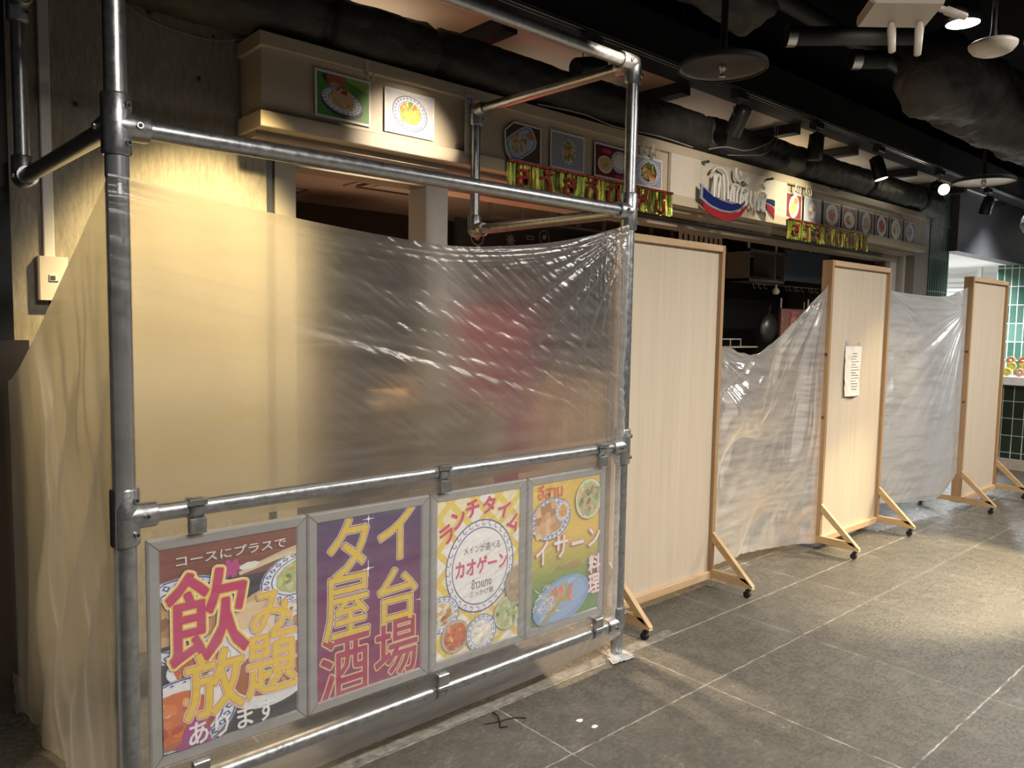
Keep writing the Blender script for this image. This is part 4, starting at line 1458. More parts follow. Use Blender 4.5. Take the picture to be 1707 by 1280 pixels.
# ------------------------------------------------------------------ tinsel garlands
def garland(x0, x1, z0, z1, label, seed, missing=()):
    random.seed(seed)
    t = thing('tinsel_garland', ((x0+x1)/2, 3.51, z1), label, 'garland', 'tinsel garlands')
    mb = MB(['foil'])
    n = int((x1-x0)/.017)
    for k in range(n):
        a = x0+(x1-x0)*k/n
        b = a+(x1-x0)/n*1.08
        if any(m0 < a < m1 for m0, m1 in missing):
            zz = z1-.05
        else:
            zz = z0+random.uniform(-.004, .010)
        y0, y1 = 3.513-random.random()*.010, 3.513-random.random()*.010
        c = random.choice([(.20, .22, .03), (.30, .30, .04), (.12, .16, .02), (.42, .36, .06), (.24, .30, .05)])
        mb.col = c
        vs, fs = [], []
        m = 8
        ph = random.random()*6
        for q in range(m+1):
            f = q/m
            z = z1+(zz-z1)*f
            s_ = .006*f*math.sin(5*f+ph)
            vs += [(a, y0-s_, z), (b, y1+s_*.5-.003*f, z)]
        for q in range(m):
            fs.append((2*q, 2*q+1, 2*q+3, 2*q+2))
        mb.add(vs, fs)
    mb.build('fringe', None, t)
    hd = MB(['foil'])
    hd.col = (.30, .04, .03)
    hd.box(x0, x1, 3.496, 3.499, z1-.012, z1+.004)
    hd.build('header_strip', None, t)
    x = x0+.04
    for ch, w_ in (('ส', .12), ('วั', .12), ('ส', .12), ('ดี', .13), ('ปี', .13), ('ใ', .06), ('ห', .12), ('ม่', .12)):
        w2 = w_*(x1-x0-.08)/1.10
        p = PR2(3.494, step=.0002)
        p.mb.mats = ['foil']
        p.text(ch, x+w2*.5, (z0+z1)/2-.005, w2*.66, (z1-z0)*(.82 if len(ch) > 1 or ch == 'ใ' else .62), (.26, .012, .015), .04)
        x += w2*1.20
        p.build('letter', t)


garland(3.055, 4.665, 2.400, 2.572, 'dim green tinsel banner with dark red letters under the photos beside the pipe frame', 3)
garland(6.340, 7.935, 2.390, 2.565, 'brightly lit gold tinsel banner with red letters under the right photo row', 4, missing=((6.75, 6.83),))

# ------------------------------------------------------------------ sign board and acrylic sign
b_ = MB().bbox(4.668, 6.330, 3.528, 3.552, 2.50, 2.90, .003)
tag(b_.build('sign_board', 'white_board'), 'blank off-white board on the fascia behind the clear acrylic sign', 'board')
t = thing('acrylic_sign', (5.5, 3.49, 2.37), 'clear acrylic shop sign with grey relief letters and blue and red swooshes', 'sign')
def rounded(x0, x1, z0, z1, r, n=6):
    pts = []
    for cx, cz, a0 in ((x1-r, z1-r, 0), (x0+r, z1-r, 90), (x0+r, z0+r, 180), (x1-r, z0+r, 270)):
        for k in range(n+1):
            a = R(a0+90*k/n)
            pts.append((cx+r*math.cos(a), cz+r*math.sin(a)))
    return pts
SX0, SX1, SZ0, SZ1, SY = 4.955, 6.035, 2.372, 2.882, 3.475
MB().prism([(x, SY, z) for x, z in rounded(SX0, SX1, SZ0, SZ1, .04)], (0, .008, 0)).build('panel', 'acrylic', t)
for sx in (5.05, 5.99):
    MB().tube([(sx, SY-.008, 2.852), (sx, 3.5275, 2.852)], .011, 12).build('standoff', 'dark_steel', t)
# relief letter strokes in sign coordinates (u right, v up, 0..1)
def SP(u, v):
    return (SX0+u*(SX1-SX0), SY-.012, SZ0+v*(SZ1-SZ0))
def arch(u0, u1, v0, v1, lean=0.02, n=14):
    pts = [(u0, v0), (u0+.004, (v0+v1)/2)]
    for k in range(n+1):
        a = math.pi - math.pi*k/n
        pts.append(((u0+u1)/2+lean+(u1-u0)/2*math.cos(a), v1-(.10 if v1-v0 > .4 else .05)+(.10 if v1-v0 > .4 else .05)*math.sin(a)))
    pts += [(u1+.004, (v0+v1)/2), (u1, v0)]
    return pts
strokes = [[(.13, .80), (.17, .875), (.23, .895), (.30, .85), (.33, .72), (.34, .45)], arch(.165, .215, .44, .78), [(.165, .77), (.16, .44)], [(.27, .80), (.285, .6), (.29, .42)],
           arch(.37, .45, .42, .70), [(.41, .66), (.41, .42)], arch(.50, .58, .41, .68), [(.52, .57), (.545, .50), (.52, .44)], [(.56, .6), (.575, .41)],
           [(.64, .66), (.635, .48), (.66, .40), (.70, .44), (.70, .66)], arch(.75, .83, .37, .66), [(.77, .56), (.80, .50), (.785, .40)], [(.80, .66), (.815, .38)],
           [(.43, .95), (.43, .83), (.47, .76), (.52, .80)], [(.47, .93), (.50, .86)], [(.56, .80), (.59, .84), (.62, .80), (.59, .76), (.56, .79)],
           [(.76, .74), (.79, .78), (.83, .74)], [(.80, .86), (.80, .76)]]
for st in strokes:
    q = [Vector(SP(*a)) for a in st]
    MB().tube(q, .0125, 10).build('letter_stroke', 'white_metal', t)
def swoosh(up_, lo, mat, yy):
    pts = [(SP(*a)[0], yy, SP(*a)[2]) for a in up_] + [(SP(*a)[0], yy, SP(*a)[2]) for a in lo[::-1]]
    mb = MB()
    n = len(up_)
    vs = [(SP(*a)[0], yy, SP(*a)[2]) for a in up_] + [(SP(*a)[0], yy, SP(*a)[2]) for a in lo]
    vs += [(v[0], yy+.006, v[2]) for v in vs[:2*n]]
    fs = []
    for i in range(n-1):
        fs.append((i, n+i, n+i+1, i+1))
        fs.append((i+2*n, i+1+2*n, n+i+1+2*n, n+i+2*n))
        fs.append((i, i+1, i+1+2*n, i+2*n))
        fs.append((n+i, n+i+2*n, n+i+1+2*n, n+i+1))
    mb.add(vs, fs)
    return mb.build('swoosh', mat, t)
M['sign_blue'] = plain('sign_blue', (.012, .02, .12), .3, var=.05)
M['sign_red'] = plain('sign_red', (.33, .02, .03), .3, var=.05)
M['sign_edge'] = plain('sign_edge', (.28, .29, .36), .4, var=.05)
swoosh([(.0, .60), (.12, .50), (.25, .44), (.38, .42), (.50, .46), (.62, .55)], [(.0, .38), (.12, .29), (.25, .25), (.38, .25), (.50, .33), (.62, .54)], 'sign_edge', SY-.010)
swoosh([(.03, .54), (.13, .46), (.25, .41), (.38, .39), (.49, .42), (.60, .52)], [(.03, .40), (.13, .32), (.25, .28), (.38, .28), (.49, .34), (.60, .51)], 'sign_blue', SY-.017)
swoosh([(.03, .345), (.13, .27), (.25, .235), (.38, .235), (.50, .30), (.62, .46)], [(.03, .25), (.13, .17), (.25, .13), (.38, .135), (.50, .21), (.62, .45)], 'sign_red', SY-.017)
swoosh([(.86, .60), (.93, .605), (.995, .60)], [(.86, .42), (.93, .33), (.995, .27)], 'sign_edge', SY-.010)
swoosh([(.865, .585), (.93, .59), (.985, .585)], [(.865, .54), (.93, .525), (.985, .50)], 'sign_blue', SY-.017)
swoosh([(.865, .51), (.93, .49), (.985, .455)], [(.865, .44), (.93, .36), (.985, .30)], 'sign_red', SY-.017)

# ------------------------------------------------------------------ wheeled partitions
def partition(x0, y, label, w=.99, ztop=2.085, zbot=.055):
    t = thing('wheeled_partition', (x0+w/2, y, 0), label, 'partition', 'wheeled wooden partitions')
    d = .078     # depth
    s_ = .030
    y0, y1 = y, y+d
    MB().bbox(x0, x0+s_, y0, y1, zbot, ztop, .002).build('stile', 'pine_v', t)
    MB().bbox(x0+w-s_, x0+w, y0, y1, zbot, ztop, .002).build('stile', 'pine_v', t)
    MB().bbox(x0+s_, x0+w-s_, y0, y1, ztop-.038, ztop, .002).build('rail', 'pine_h', t)
    MB().bbox(x0+s_, x0+w-s_, y0, y1, zbot, zbot+.045, .002).build('rail', 'pine_h', t)
    MB().box(x0+s_-.001, x0+w-s_+.001, y+.026, y+.040, zbot+.04, ztop-.036).build('board', 'ply', t)
    for k, (kx, kz) in enumerate(((x0, 1.42), (x0, .98), (x0+w-s_, .36))):
        pass
    for xx in (x0-.001, x0+w-.029):
        f = MB()
        th = .030
        # foot beam under the stile
        fy0, fy1 = y-.285, y+d+.285
        f.prism([(xx, fy0, .062), (xx, fy1, .062), (xx, fy1-.05, .112), (xx, fy0+.05, .112)], (th, 0, 0))
        def strut(sy):
            ya = y0 if sy < 0 else y1
            yb = fy0+.0 if sy < 0 else fy1
            k_ = -sy
            f.prism([(xx, ya, .345), (xx, ya, .285), (xx, yb+k_*.075, .100), (xx, yb+k_*.0, .075), (xx, yb+k_*.012, .088)], (th, 0, 0))
        strut(-1)
        strut(1)
        fo = f.build('foot', 'pine_y', t)
        for yy in (fy0+.035, fy1-.035):
            c = MB().tube([(xx+th/2, yy, .062), (xx+th/2, yy, .045)], .006, 10)
            c.tube([(xx+th/2-.011, yy+.006, .0205), (xx+th/2+.011, yy+.006, .0205)], .0205, 18)
            c.bbox(xx+th/2-.014, xx+th/2+.014, yy-.012, yy+.012, .040, .052, .002)
            c.build('caster', 'rubber', fo)
    # knots in the stile wood
    kb = MB()
    for kz, kr in ((1.42, .013), (.97, .011)):
        kb.tube([(x0-.0006, y+.022, kz), (x0+.002, y+.022, kz)], kr, 12)
    kb.build('knot', 'knot', t)
    return t


partition(3.045, 2.625, 'wooden wheeled partition nearest the pipe frame, plain pale board')
p2 = partition(5.285, 2.570, 'middle wooden wheeled partition with a taped notice, standing in the light pool')
partition(7.575, 2.400, 'farthest wooden wheeled partition, at the right by the tiled counter')

# crumpled notice on the middle partition
def notice(u, v):
    x = 5.585 + u*.25 - .045*math.sin(v*3)*(1-u)*.3
    z = 1.475 - v*.37
    y = 2.590 - .010*abs(math.sin(u*5+v*2)) - .018*u*(1-u)*4*v - .006*noise.noise(Vector((u*6, v*9, 1)))
    return (x, y, z)
mb = MB(['paper'])
mb.grid(notice, 16, 26)
nt_ = thing('notice_sheet', (5.68, 2.58, 1.10), 'crumpled paper notice taped to the middle partition', 'notice')
mb.build('sheet', None, nt_)
mb = MB(['dark_steel'])
random.seed(9)
for k in range(14):
    v = .14+k*.055
    a, b2 = .35, .35+random.uniform(.25, .5)
    vs = []
    for q in range(9):
        uu = a+(b2-a)*q/8
        x, y, z = notice(uu, v)
        x2, y2, z2 = notice(uu, v+.010)
        vs += [(x, y-.0015, z), (x2, y2-.0015, z2)]
    mb.add(vs, [(2*q, 2*q+1, 2*q+3, 2*q+2) for q in range(8)])
mb.build('text_lines', None, nt_)
for (tx, tz) in ((5.61, 1.485), (5.81, 1.475)):
    MB().bbox(tx-.02, tx+.02, 2.5915, 2.5955, tz-.03, tz+.03, .001).build('tape', 'tape', nt_)

# ------------------------------------------------------------------ polythene sheets
def interp(pts, x):
    if x <= pts[0][0]:
        return pts[0][1]
    for (a, fa), (b, fb) in zip(pts[:-1], pts[1:]):
        if x <= b:
            t_ = (x-a)/(b-a)
            i = pts.index((a, fa))
            m0 = (fb-pts[i-1][1])/(b-pts[i-1][0]) if i > 0 else (fb-fa)/(b-a)
            j = i+2
            m1 = (pts[j][1]-fa)/(pts[j][0]-a) if j < len(pts) else (fb-fa)/(b-a)
            h = b-a
            return ((2*t_**3-3*t_**2+1)*fa+(t_**3-2*t_**2+t_)*h*m0+(-2*t_**3+3*t_**2)*fb+(t_**3-t_**2)*h*m1)
    return pts[-1][1]


def ridge(n_):
    return 1-2*abs(n_)


topc = [(.62, 1.99), (.83, 1.958), (1.15, 1.925), (1.465, 1.90), (1.725, 1.888), (1.90, 1.895), (2.22, 1.932), (2.51, 1.988), (2.78, 2.062), (2.86, 2.075)]
botc = [(.62, .02), (1.2, .06), (1.8, .065), (2.3, .07), (2.7, .095), (2.86, .12)]
FY = YC-.0345
def front_fold(x, z):
    d = 0.0
    # folds fanning from the upper right knot
    ax_, az_ = 2.80, 2.06
    r = math.hypot(x-ax_, z-az_)
    th = math.atan2(z-az_, x-ax_)
    fall = math.exp(-r/.55)
    d += .016*fall*min(1, r/.10)*ridge(noise.noise(Vector((th*9, r*.6, 3))))
    # long diagonal creases from upper left to the middle of the right post
    c_, s_ = math.cos(R(-13)), math.sin(R(-13))
    a = (x-.6)*c_+(z-1.9)*s_
    b = -(x-.6)*s_+(z-1.9)*c_
    band = math.exp(-((b+.10)/.22)**2)
    d += .007*band*ridge(noise.noise(Vector((a*.7, b*16, 5))))
    # tight folds just under the slack top edge
    tz = interp(topc, x)-z
    d += .006*math.exp(-((tz-.03)/.05)**2)*ridge(noise.noise(Vector((x*.9, tz*60, 15))))
    # short slanting wrinkles
    c_, s_ = math.cos(R(-33)), math.sin(R(-33))
    a = x*c_+z*s_
    b = -x*s_+z*c_
    m_ = max(0, min(1, (x-1.1)/.6))*max(0, min(1, (z-1.08)/.15))
    d += .0024*m_*ridge(noise.noise(Vector((a*2.4, b*26, 8))))
    d += .0013*m_*ridge(noise.noise(Vector((a*6, b*52, 4))))
    # vertical gather near the right post
    g = math.exp(-abs(x-2.80)/.13)
    d += .008*g*ridge(noise.noise(Vector((x*40, z*2.2, 2))))
    # broad billow above the middle rail
    if z > 1.06:
        q = (z-1.06)/.9
        e = min(1, (x-.62)/.25)*min(1, max(0, (2.80-x)/.25))
        d += .028*math.sin(min(1, q)*math.pi)*e*(.6+.5*noise.noise(Vector((x*1.3, z*1.3, 0))))
    return d


def sheet1(mb):
    # left side then front then a short wrap round the right post, as one surface
    path = []
    def left(u, v):       # u 0 rear .. 1 at the post
        yy = 3.56-(3.56-FY)*u
        xt = .520+.068*u**.8
        zt_ = 1.34+(1.985-1.34)*(u**1.25)
        zb_ = .23*(1-u)**3*2.0*0+.015
        z = zt_+(zb_-zt_)*v
        w_ = ridge(noise.noise(Vector((yy*9, z*1.1, 1))))*.014 + ridge(noise.noise(Vector((yy*3+z*2, z*.8, 7))))*.020
        w_ *= min(1, (1-u)*4)*min(1, u*5+.1)*min(1, v*5+.05)
        bulge = -.015*math.sin(math.pi*u)
        return (xt+w_+bulge+.03*v*(1-u)*0, yy, z)
    mb.grid(lambda u, v: left(u, v), 90, 120)
    def front(u, v):
        x = .588+(2.862-.588)*u
        zt_ = interp(topc, x)
        zb_ = interp(botc, x)
        z = zt_+(zb_-zt_)*v
        if z > 1.08 or z < .10:
            base = FY
        else:
            e = min(1, max(0, (1.08-z)/.06))*min(1, max(0, (z-.10)/.05))
            base = FY+.0185*e
        d = front_fold(x, z)
        if z < 1.06:
            d *= .25
            dd = .0022*ridge(noise.noise(Vector((x*3+z*9, z*30-x*14, 5))))
            d = -abs(d)*.2+dd
        y = base-.002-(abs(d)*.3 if z < 1.06 else 0)+ (d if z >= 1.06 else d)
        # bow round the right post
        if x > XR-.02:
            q = (x-(XR-.02))/(2.862-(XR-.02))
            y = y+.045*q*q
        if x < .66:
            q = (.66-x)/.072
            y = y+.0*q
            # above the tape the film lies behind the post
        return (x, min(y, YC+.05), z)
    mb.grid(front, 420, 330)
    # loose edge hanging right of the post
    def edge(u, v):
        x0_, y0_, z0_ = front(1, v)
        wv = .020*noise.noise(Vector((z0_*5, 1, 2)))+.012*ridge(noise.noise(Vector((z0_*16, 3, 2))))
        return (x0_+u*(.006+.018*abs(noise.noise(Vector((z0_*3, 0, 0)))))+u*wv*.4, y0_+u*.05, z0_)
    mb.grid(edge, 4, 330)
mb = MB(['film_front'])
sheet1(mb)
o = mb.build('plastic_sheet')
tag(o, 'large translucent plastic sheet wrapped over the front and left side of the pipe frame', 'plastic sheet')
# remaining small flap of film on the floor at the left
def flap(u, v):
    return (.50+.10*u+.01*noise.noise(Vector((u*4, v*4, 0))), 3.50-.20*u*v+.04*v, .012+.16*v*(1-.5*u)+.01*noise.noise(Vector((u*5, v*5, 3))))
tag(MB(['film_front']).grid(flap, 14, 14).build('film_scrap'), 'loose corner of plastic film lying on the floor at the far left', 'plastic film')


def sheet2():
    xa, ya = 4.035, 2.66
    xb, yb = 5.290, 2.60
    # fractions along the gap -> top height
    top = [(0, 1.495), (.22, 1.445), (.32, 1.425), (.42, 1.447), (.55, 1.53), (.70, 1.64), (.86, 1.78), (1, 1.915)]
    bot = [(0, .105), (.3, .085), (.55, .075), (.8, .06), (1, .05)]
    def fn(u, v):
        x = xa+(xb-xa)*u
        zt_, zb_ = interp(top, u), interp(bot, u)
        z = zt_+(zb_-zt_)*v
        # anchored at the upper right; folds fan down to the left
        ax_, az_ = 1.0, 1.95
        r = math.hypot((u-ax_)*1.25, z-az_)
        th = math.atan2(z-az_, (u-ax_)*1.25)
        d = .042*min(1, r/.25)*ridge(noise.noise(Vector((th*3.1+.8*noise.noise(Vector((u*2, v*2, 4))), r*1.1, 2))))
        d += .006*min(1, r/.4)*ridge(noise.noise(Vector((th*12, r*1.2, 6))))
        # second fan from the upper left
        r3 = math.hypot(u*1.25, z-1.50)
        t3 = math.atan2(z-1.50, u*1.25+.01)
        d += .022*math.exp(-r3/.35)*min(1, r3/.1)*ridge(noise.noise(Vector((t3*6, r3, 9))))
        d += .004*noise.noise(Vector((x*9, z*9, 1)))*(.4+v)
        patch = math.exp(-(((u-.68)/.22)**2+((z-.36)/.17)**2)) + .8*math.exp(-(((u-.30)/.25)**2+((z-1.36)/.10)**2)) + .6*math.exp(-(((u-.5)/.12)**2+((z-1.05)/.28)**2))
        d += .012*patch*ridge(noise.noise(Vector((u*7-z*3, z*9-u*6, 3))))
        sag = .16*math.sin(math.pi*u)*(.35+.65*v)
        e = min(1, u*10)*min(1, (1-u)*10)
        return (x, ya+(yb-ya)*u+sag*(.3+.7*v)*e*.6-.02*e+d*e, z+.012*noise.noise(Vector((x*12, 0, v)))*(1 if v in (0, 1) else 0))
    return MB(['film_clear']).grid(fn, 220, 260)
tag(sheet2().build('plastic_sheet'), 'shiny crumpled clear plastic sheet drooping between the nearest and middle partitions', 'plastic sheet')


def sheet3():
    xa, ya = 6.285, 2.60
    xb, yb = 7.572, 2.44
    top = [(0, 1.925), (.2, 1.905), (.5, 1.893), (.75, 1.905), (1, 1.99)]
    bot = [(0, .20), (.25, .165), (.5, .14), (.75, .13), (.9, .20), (1, .33)]
    def fn(u, v):
        x = xa+(xb-xa)*u
        zt_, zb_ = interp(top, u), interp(bot, u)
        z = zt_+(zb_-zt_)*v
        ax_, az_ = 1.0, 1.80
        r = math.hypot((u-ax_)*1.3, z-az_)
        th = math.atan2(z-az_, (u-ax_)*1.3)
        d = .022*min(1, r/.3)*math.exp(-r/1.6)*ridge(noise.noise(Vector((th*8, r*.4, 12))))
        r3 = math.hypot(u*1.3, z-1.92)
        d += .014*math.exp(-r3/.5)*ridge(noise.noise(Vector((math.atan2(z-1.92, u*1.3+.01)*7, r3, 3))))
        d += .004*ridge(noise.noise(Vector((x*3+z*2, z*9-x*8, 1))))*(.3+v)
        e = min(1, u*12)*min(1, (1-u)*12)
        return (x, ya+(yb-ya)*u-.03*math.sin(math.pi*v)*e+d*e, z)
    return MB(['film_white']).grid(fn, 200, 240)
tag(sheet3().build('plastic_sheet'), 'taut milky white plastic sheet between the middle and farthest partitions', 'plastic sheet')

# ------------------------------------------------------------------ things inside the shop
# recessed air conditioner in the interior ceiling
t = thing('ceiling_air_conditioner', (4.2, 6.1, 2.9), 'square recessed air conditioner in the dim shop ceiling seen over the film', 'air conditioner')
MB().bbox(3.75, 4.70, 5.75, 6.70, 2.885, 2.90, .004).build('panel', 'int_ceiling', t)
mb = MB()
for (a0, a1, b0, b1) in ((3.85, 4.60, 5.80, 5.86), (3.85, 4.60, 6.59, 6.65), (3.80, 3.86, 5.9, 6.55), (4.59, 4.65, 5.9, 6.55)):
    mb.box(a0, a1, b0, b1, 2.880, 2.886)
mb.build('air_slot', 'brown_dark', t)
MB().bbox(3.95, 4.50, 5.95, 6.50, 2.875, 2.886, .003).build('grille', 'tan', t)
for i, (x_, y_) in enumerate(((2.35, 5.1), (3.2, 7.2))):
    mb = MB()
    for (a0, a1, b0, b1) in ((0, .45, 0, .015), (0, .45, .435, .45), (0, .015, 0, .45), (.435, .45, 0, .45)):
        mb.box(x_+a0, x_+a1, y_+b0, y_+b1, 2.894, 2.90)
    tag(mb.build('access_hatch', 'brown_dark'), ('near ceiling hatch outline left of the air conditioner', 'far ceiling hatch outline deep inside the shop')[i], 'ceiling hatch')
# black partition boxes deep inside
tag(MB().bbox(3.62, 4.55, 6.9, 7.2, 0, 2.50, .01).build('tall_cabinet', 'black'), 'black cabinet deep inside the shop, left of the white post', 'cabinet')
# chalkboard wall with line drawings and rack above
t = thing('chalkboard', (6.5, 6.0, 0), 'long black chalkboard wall with white line drawings inside the shop', 'chalkboard')
MB().bbox(4.60, 9.2, 6.0, 6.05, 0, 2.62, .004).build('board', 'black', t)
p = PR2(5.995, step=.0003)
random.seed(12)
for k in range(16):
    x_, z_ = 4.8+k*.24+random.random()*.1, 2.25+random.random()*.30
    q = random.random()*.05+.05
    kind = k % 4
    cc = (.30, .28, .26)
    if kind == 0:
        p.ring(x_, z_, q, q, .12, cc)
        p.ell(x_, z_, q*.4, q*.4, cc, 0, 12, .2)
    elif kind == 1:
        p.line([(x_-q, z_+q), (x_, z_-q), (x_+q, z_+q)], .012, cc)
        p.line([(x_-q*.5, z_+q), (x_, z_), (x_+q*.5, z_+q)], .012, cc)
    elif kind == 2:
        for a in range(8):
            p.line([(x_, z_), (x_+q*math.cos(a*.785), z_+q*math.sin(a*.785))], .008, cc)
        p.ring(x_, z_, q*.6, q*.6, .15, cc)
    else:
        p.rect(x_-q, x_+q, z_-q*.4, z_+q*.4, cc)
        p.rect(x_-q*.8, x_+q*.8, z_-q*.25, z_+q*.25, (.02, .02, .02))
p.build('chalk_drawing', t)
t = thing('wall_rack', (6.3, 5.9, 2.66), 'dark metal rack above the chalkboard inside the shop', 'rack')
mb = MB()
for xx in [4.9+k*.42 for k in range(9)]:
    mb.box(xx, xx+.03, 5.86, 5.90, 2.64, 2.88)
mb.box(4.9, 8.3, 5.86, 5.90, 2.86, 2.885)
mb.box(4.9, 8.3, 5.80, 5.98, 2.62, 2.645)
mb.build('rack_frame', 'steel', t)
tag(MB().lathe((6.0, 5.88, 2.66), [(.001, 0), (.08, 0), (.10, .03), (.10, .13), (.105, .135), (.095, .13), (.09, .02), (.001, .01)], 24).build('cooking_pot', 'steel'), 'steel pot standing on the dark rack over the chalkboard', 'pot')

# kitchen side behind the first gap
KY = 4.62
tag(MB().bbox(8.33, 9.42, KY, KY+.03, 2.155, 2.52, .004).build('menu_screen', 'blue_grey'), 'blank blue-grey screen hanging under the fascia above the gap', 'screen')
t = thing('hanging_shelf', (7.9, KY, 2.12), 'open metal shelf box hanging left of the blue-grey screen', 'shelf')
mb = MB()
for (a0, a1, b0, b1) in ((7.50, 8.32, 2.11, 2.14), (7.50, 8.32, 2.43, 2.46), (7.50, 7.54, 2.11, 2.46), (8.28, 8.32, 2.11, 2.46), (8.06, 8.09, 2.14, 2.43)):
    mb.box(a0, a1, KY-.02, KY+.25, b0, b1)
mb.build('shelf_frame', 'shelf_dark', t)
MB().box(7.56, 8.27, KY, KY+.20, 2.142, 2.165).build('tray', 'brown_dark', t)
for xx in (7.62, 8.2, 8.6, 9.0):
    MB().tube([(xx, KY+.05, 2.45), (xx, KY+.05, 2.9)], .014, 8).build('hanger_rod', 'white_metal', t)
t = thing('air_grille', (6.75, KY, 2.5), 'cream slotted grille just above the nearest partition', 'grille')
mb = MB()
mb.box(6.30, 7.02, KY, KY+.02, 2.515, 2.56)
mb.box(6.30, 7.02, KY, KY+.02, 2.37, 2.385)
for k in range(9):
    xx = 6.30+k*.087
    mb.box(xx, xx+.03, KY, KY+.02, 2.385, 2.515)
mb.build('slats', 'cream', t)
tag(MB().bbox(6.9, 8.4, KY+.25, KY+.30, 2.42, 2.47, .004).build('ceiling_rail', 'jamb'), 'beige rail crossing the dark ceiling left of the hanging shelf', 'rail')
# hook rail with small hooks
t = thing('utensil_rail', (8.5, KY+.02, 2.05), 'thin rail with a row of small hooks under the screen and shelf', 'rail')
MB().tube([(7.75, KY+.04, 2.095), (9.4, KY+.04, 2.095)], .007, 8).build('bar', 'steel', t)
for xx in (7.72, 7.83, 7.95, 8.42, 8.5, 8.62, 8.68, 8.80, 8.98, 9.05, 9.15):
    MB().tube([(xx, KY+.04, 2.095), (xx, KY+.03, 2.05), (xx, KY+.01, 2.035), (xx, KY, 2.05)], .005, 6).build('hook', 'steel', t)
tag(MB().lathe((8.18, KY+.02, 2.02), [(.001, -.035), (.03, -.03), (.045, 0), (.03, .03), (.012, .045), (.012, .08), (.001, .08)], 20).build('round_lamp', 'white_plastic'), 'small round white lamp under the hanging shelf', 'lamp')
# ladle and turner handles
for i, (xx, z0_, z1_) in enumerate(((8.45, 1.70, 1.955), (9.00, 1.68, 1.925), (9.10, 1.68, 1.96))):
    t = thing('kitchen_utensil', (xx, KY+.1, z0_), ('pale upright utensil handle beside the wok, left of the pink poster', 'thin utensil handle above the pink poster', 'thicker utensil handle at the upper edge of the crumpled sheet')[i], 'utensil', 'utensil handles over the poster')
    MB().tube([(xx, KY+.1, z0_), (xx, KY+.1, z1_)], (.011, .006, .011)[i], 10).build('handle', 'white_metal', t)
    MB().lathe((xx, KY+.1, z0_-.03), [(.001, -.03), (.03, -.02), (.04, 0), (.03, .02), (.012, .03)], 14).build('head', 'steel', t)
# wok hung on edge
t = thing('wok', (8.17, KY+.05, 1.6), 'steel wok hung on edge left of the pink poster', 'wok')
mb = MB()
prof = []
for k in range(9):
    a = R(10*k)
    prof.append((.17*math.sin(a), -.085*math.cos(a)+.0))
prof += [(.172, .0), (.165, .002)]
mb.lathe((8.17, KY+.10, 1.60), prof, 32, 'y')
mb.build('bowl', 'dark_steel', t)
MB().tube([(8.19, KY+.10, 1.76), (8.20, KY+.10, 1.86)], .012, 10).build('handle', 'black', t)
# pink poster
p = PR2(KY-.002, step=.0003)
p.rect(8.28, 8.95, 1.28, 1.825, (.42, .20, .15))
random.seed(3)
for k in range(26):
    p.ell(random.uniform(8.3, 8.9), random.uniform(1.32, 1.8), .035, .02, random.choice([(.5, .26, .18), (.34, .14, .10), (.55, .32, .22)]), random.random()*3, 10, .2)
p.ell(8.56, 1.66, .09, .12, (.65, .18, .26))
p.ell(8.56, 1.65, .065, .085, (.75, .42, .14))
p.ell(8.56, 1.65, .03, .04, (.60, .22, .08))
p.rect(8.48, 8.64, 1.775, 1.80, (.68, .22, .28))
p.clip = None
p.mb.col = (.05, .03, .03)
p.mb.box(8.255, 8.96, KY, KY+.02, 1.27, 1.835)
tag(p.build('menu_poster'), 'small pink poster with a round emblem seen through the gap', 'poster')
# towel rail
t = thing('wire_rack', (7.3, KY-.3, 1.3), 'small white wire rack just right of the nearest partition', 'rack')
yk = KY-.02
MB().tube([(7.05, yk, 1.40), (7.05, yk, 1.475), (7.42, yk, 1.475), (7.42, yk, 1.40)], .007, 8).build('rail', 'white_metal', t)
MB().tube([(7.22, yk, 1.475), (7.22, yk, 1.40)], .006, 8).build('bar', 'white_metal', t)
MB().box(6.9, 7.6, yk-.1, yk+.1, 1.385, 1.40).build('shelf', 'tan', t)
# kitchen counter body and back wall
tag(MB().bbox(3.2, 9.6, KY+.30, KY+.75, 0, 1.05, .01).build('kitchen_counter', 'box_brown'), 'dark kitchen counter inside the shop behind the sheets', 'counter')
tag(MB().bbox(5.2, 9.85, 5.42, 5.48, 0, 2.35, .004).build('back_screen', 'black'), 'dark screen wall behind the kitchen counter inside the shop', 'screen')
# red and brown things seen blurred through the front sheet
tag(MB().bbox(3.05, 3.75, 4.10, 4.35, 0.0, 1.72, .02).build('cabinet', 'sign_red'), 'red upright cabinet blurred behind the front sheet', 'cabinet')
tag(MB().bbox(2.05, 2.62, 3.05, 3.5, 0, 1.18, .02).build('carton', 'box_brown'), 'brown carton stack blurred behind the front sheet', 'carton')
tag(MB().bbox(1.78, 2.45, 4.05, 4.5, 0, 1.45, .02).build('cabinet', 'brown_dark'), 'dark cabinet blurred behind the front sheet, left of the red one', 'cabinet')

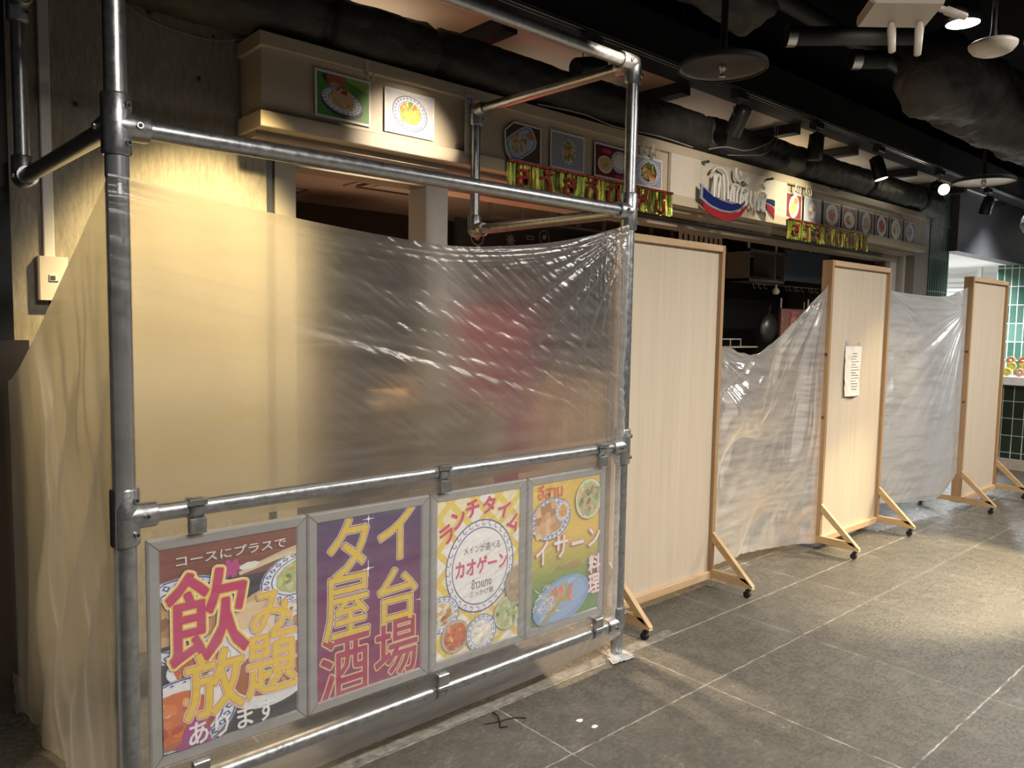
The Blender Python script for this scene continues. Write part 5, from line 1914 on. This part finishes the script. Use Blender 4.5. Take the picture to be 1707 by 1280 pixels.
# ------------------------------------------------------------------ counter with ring-shaped fruit
t = thing('tiled_counter', (10.4, 2.4, 0), 'dark green tiled counter at the right edge with a pale stone base', 'counter')
CX = 10.25
MB().box(CX, CX+.7, .8, 3.05, .13, .97).build('body', 'tile_counter', t)
MB().bbox(CX-.02, CX+.72, .8, 3.07, 0, .13, .004).build('plinth', 'stone', t)
MB().bbox(CX-.03, CX+.72, .8, 3.08, .97, .985, .003).build('worktop', 'black_gloss', t)
tag(MB().bbox(CX-.02, CX+.38, 2.42, 3.04, .985, 1.085, .006).build('display_tray', 'marble'), 'white marble-look display tray on the tiled counter', 'tray')
tag(MB().bbox(CX-.02, CX+.38, 1.9, 2.40, .985, 1.075, .006).build('display_tray', 'stone'), 'grey stone display tray at the right edge on the counter', 'tray')
random.seed(21)
k = 0
kinds = ['orange_ring', 'yellow_ring', 'salmon_ring']
cn = {'orange_ring': 'orange', 'yellow_ring': 'yellow', 'salmon_ring': 'salmon pink'}
for rr_ in range(3):
    for cc_ in range(5):
        m_ = ('yellow_ring' if (rr_ == 1 and cc_ in (1, 2)) else kinds[(rr_*2+cc_) % 3])
        y_ = 2.98-cc_*.125-.03*(rr_ % 2)
        x_ = CX+.06+.055*rr_
        z_ = 1.136+.068*rr_
        ring = MB()
        nn = 18
        vs, fs = [], []
        for i in range(nn):
            a = 2*math.pi*i/nn
            for j in range(8):
                b = 2*math.pi*j/8
                q = .032+.021*math.cos(b)
                # ring stands tilted towards the viewer
                lx, ly, lz = .018*math.sin(b), q*math.cos(a), q*math.sin(a)
                vs.append((x_+lx*.8+lz*.35, y_+ly, z_+lz*.9-lx*.3))
        for i in range(nn):
            for j in range(8):
                fs.append((i*8+j, ((i+1) % nn)*8+j, ((i+1) % nn)*8+(j+1) % 8, i*8+(j+1) % 8))
        ring.add(vs, fs, True)
        rowname = ('bottom', 'middle', 'top')[rr_]
        ordn = ('first', 'second', 'third', 'fourth', 'fifth')[cc_]
        tag(ring.build('doughnut', m_), f'{cn[m_]} glazed doughnut, {ordn} from the partition in the {rowname} row on the tray', 'doughnut', 'doughnuts on the display tray')

# ------------------------------------------------------------------ small things on the floor
def arc(pts):
    return [Vector(p) for p in pts]
t = thing('cable_tie', (1.96, 2.26, 0), 'black cut cable tie lying on the floor tiles before the frame', 'cable tie')
MB().tube(arc([(1.90, 2.26, .004), (1.94, 2.245, .004), (1.985, 2.235, .004), (2.03, 2.22, .004), (2.06, 2.19, .004)]), .003, 6).build('strap', 'rubber', t)
MB().tube(arc([(1.985, 2.31, .004), (1.975, 2.27, .010), (1.955, 2.23, .004), (1.93, 2.20, .004), (1.96, 2.19, .004)]), .003, 6).build('loop', 'rubber', t)
for i, (x_, y_) in enumerate(((2.215, 2.04), (2.228, 1.968))):
    random.seed(i)
    pts = [(x_+.016*math.cos(a)*random.uniform(.6, 1.2), y_+.012*math.sin(a)*random.uniform(.6, 1.2), .001) for a in [2*math.pi*k/12 for k in range(12)]]
    tag(MB().prism(pts, (0, 0, .0012)).build('paint_spot', 'paper'), ('farther', 'nearer')[i] + ' of two white paint spots on the floor tile', 'paint spot')
def tapefn(u, v):
    x = 2.70+.14*u+.03*v
    return (x, 2.285+.055*v-.02*u, .008+.010*abs(noise.noise(Vector((u*7, v*7, 2)))))
tag(MB().grid(tapefn, 12, 8).build('tape_scrap', 'tape'), 'torn silver tape scrap stuck to the floor by the right post', 'tape')
random.seed(2)
mb = MB()
for k in range(7):
    a = (2.73+random.random()*.06, 2.36+random.random()*.04, .010)
    b = (a[0]+random.uniform(-.06, .03), a[1]+random.uniform(-.02, .04), .03+random.random()*.03)
    mb.tube([a, b], .0022, 5)
tag(mb.build('twine_scrap', 'pine_h'), 'frayed bit of twine at the foot of the right post', 'twine')
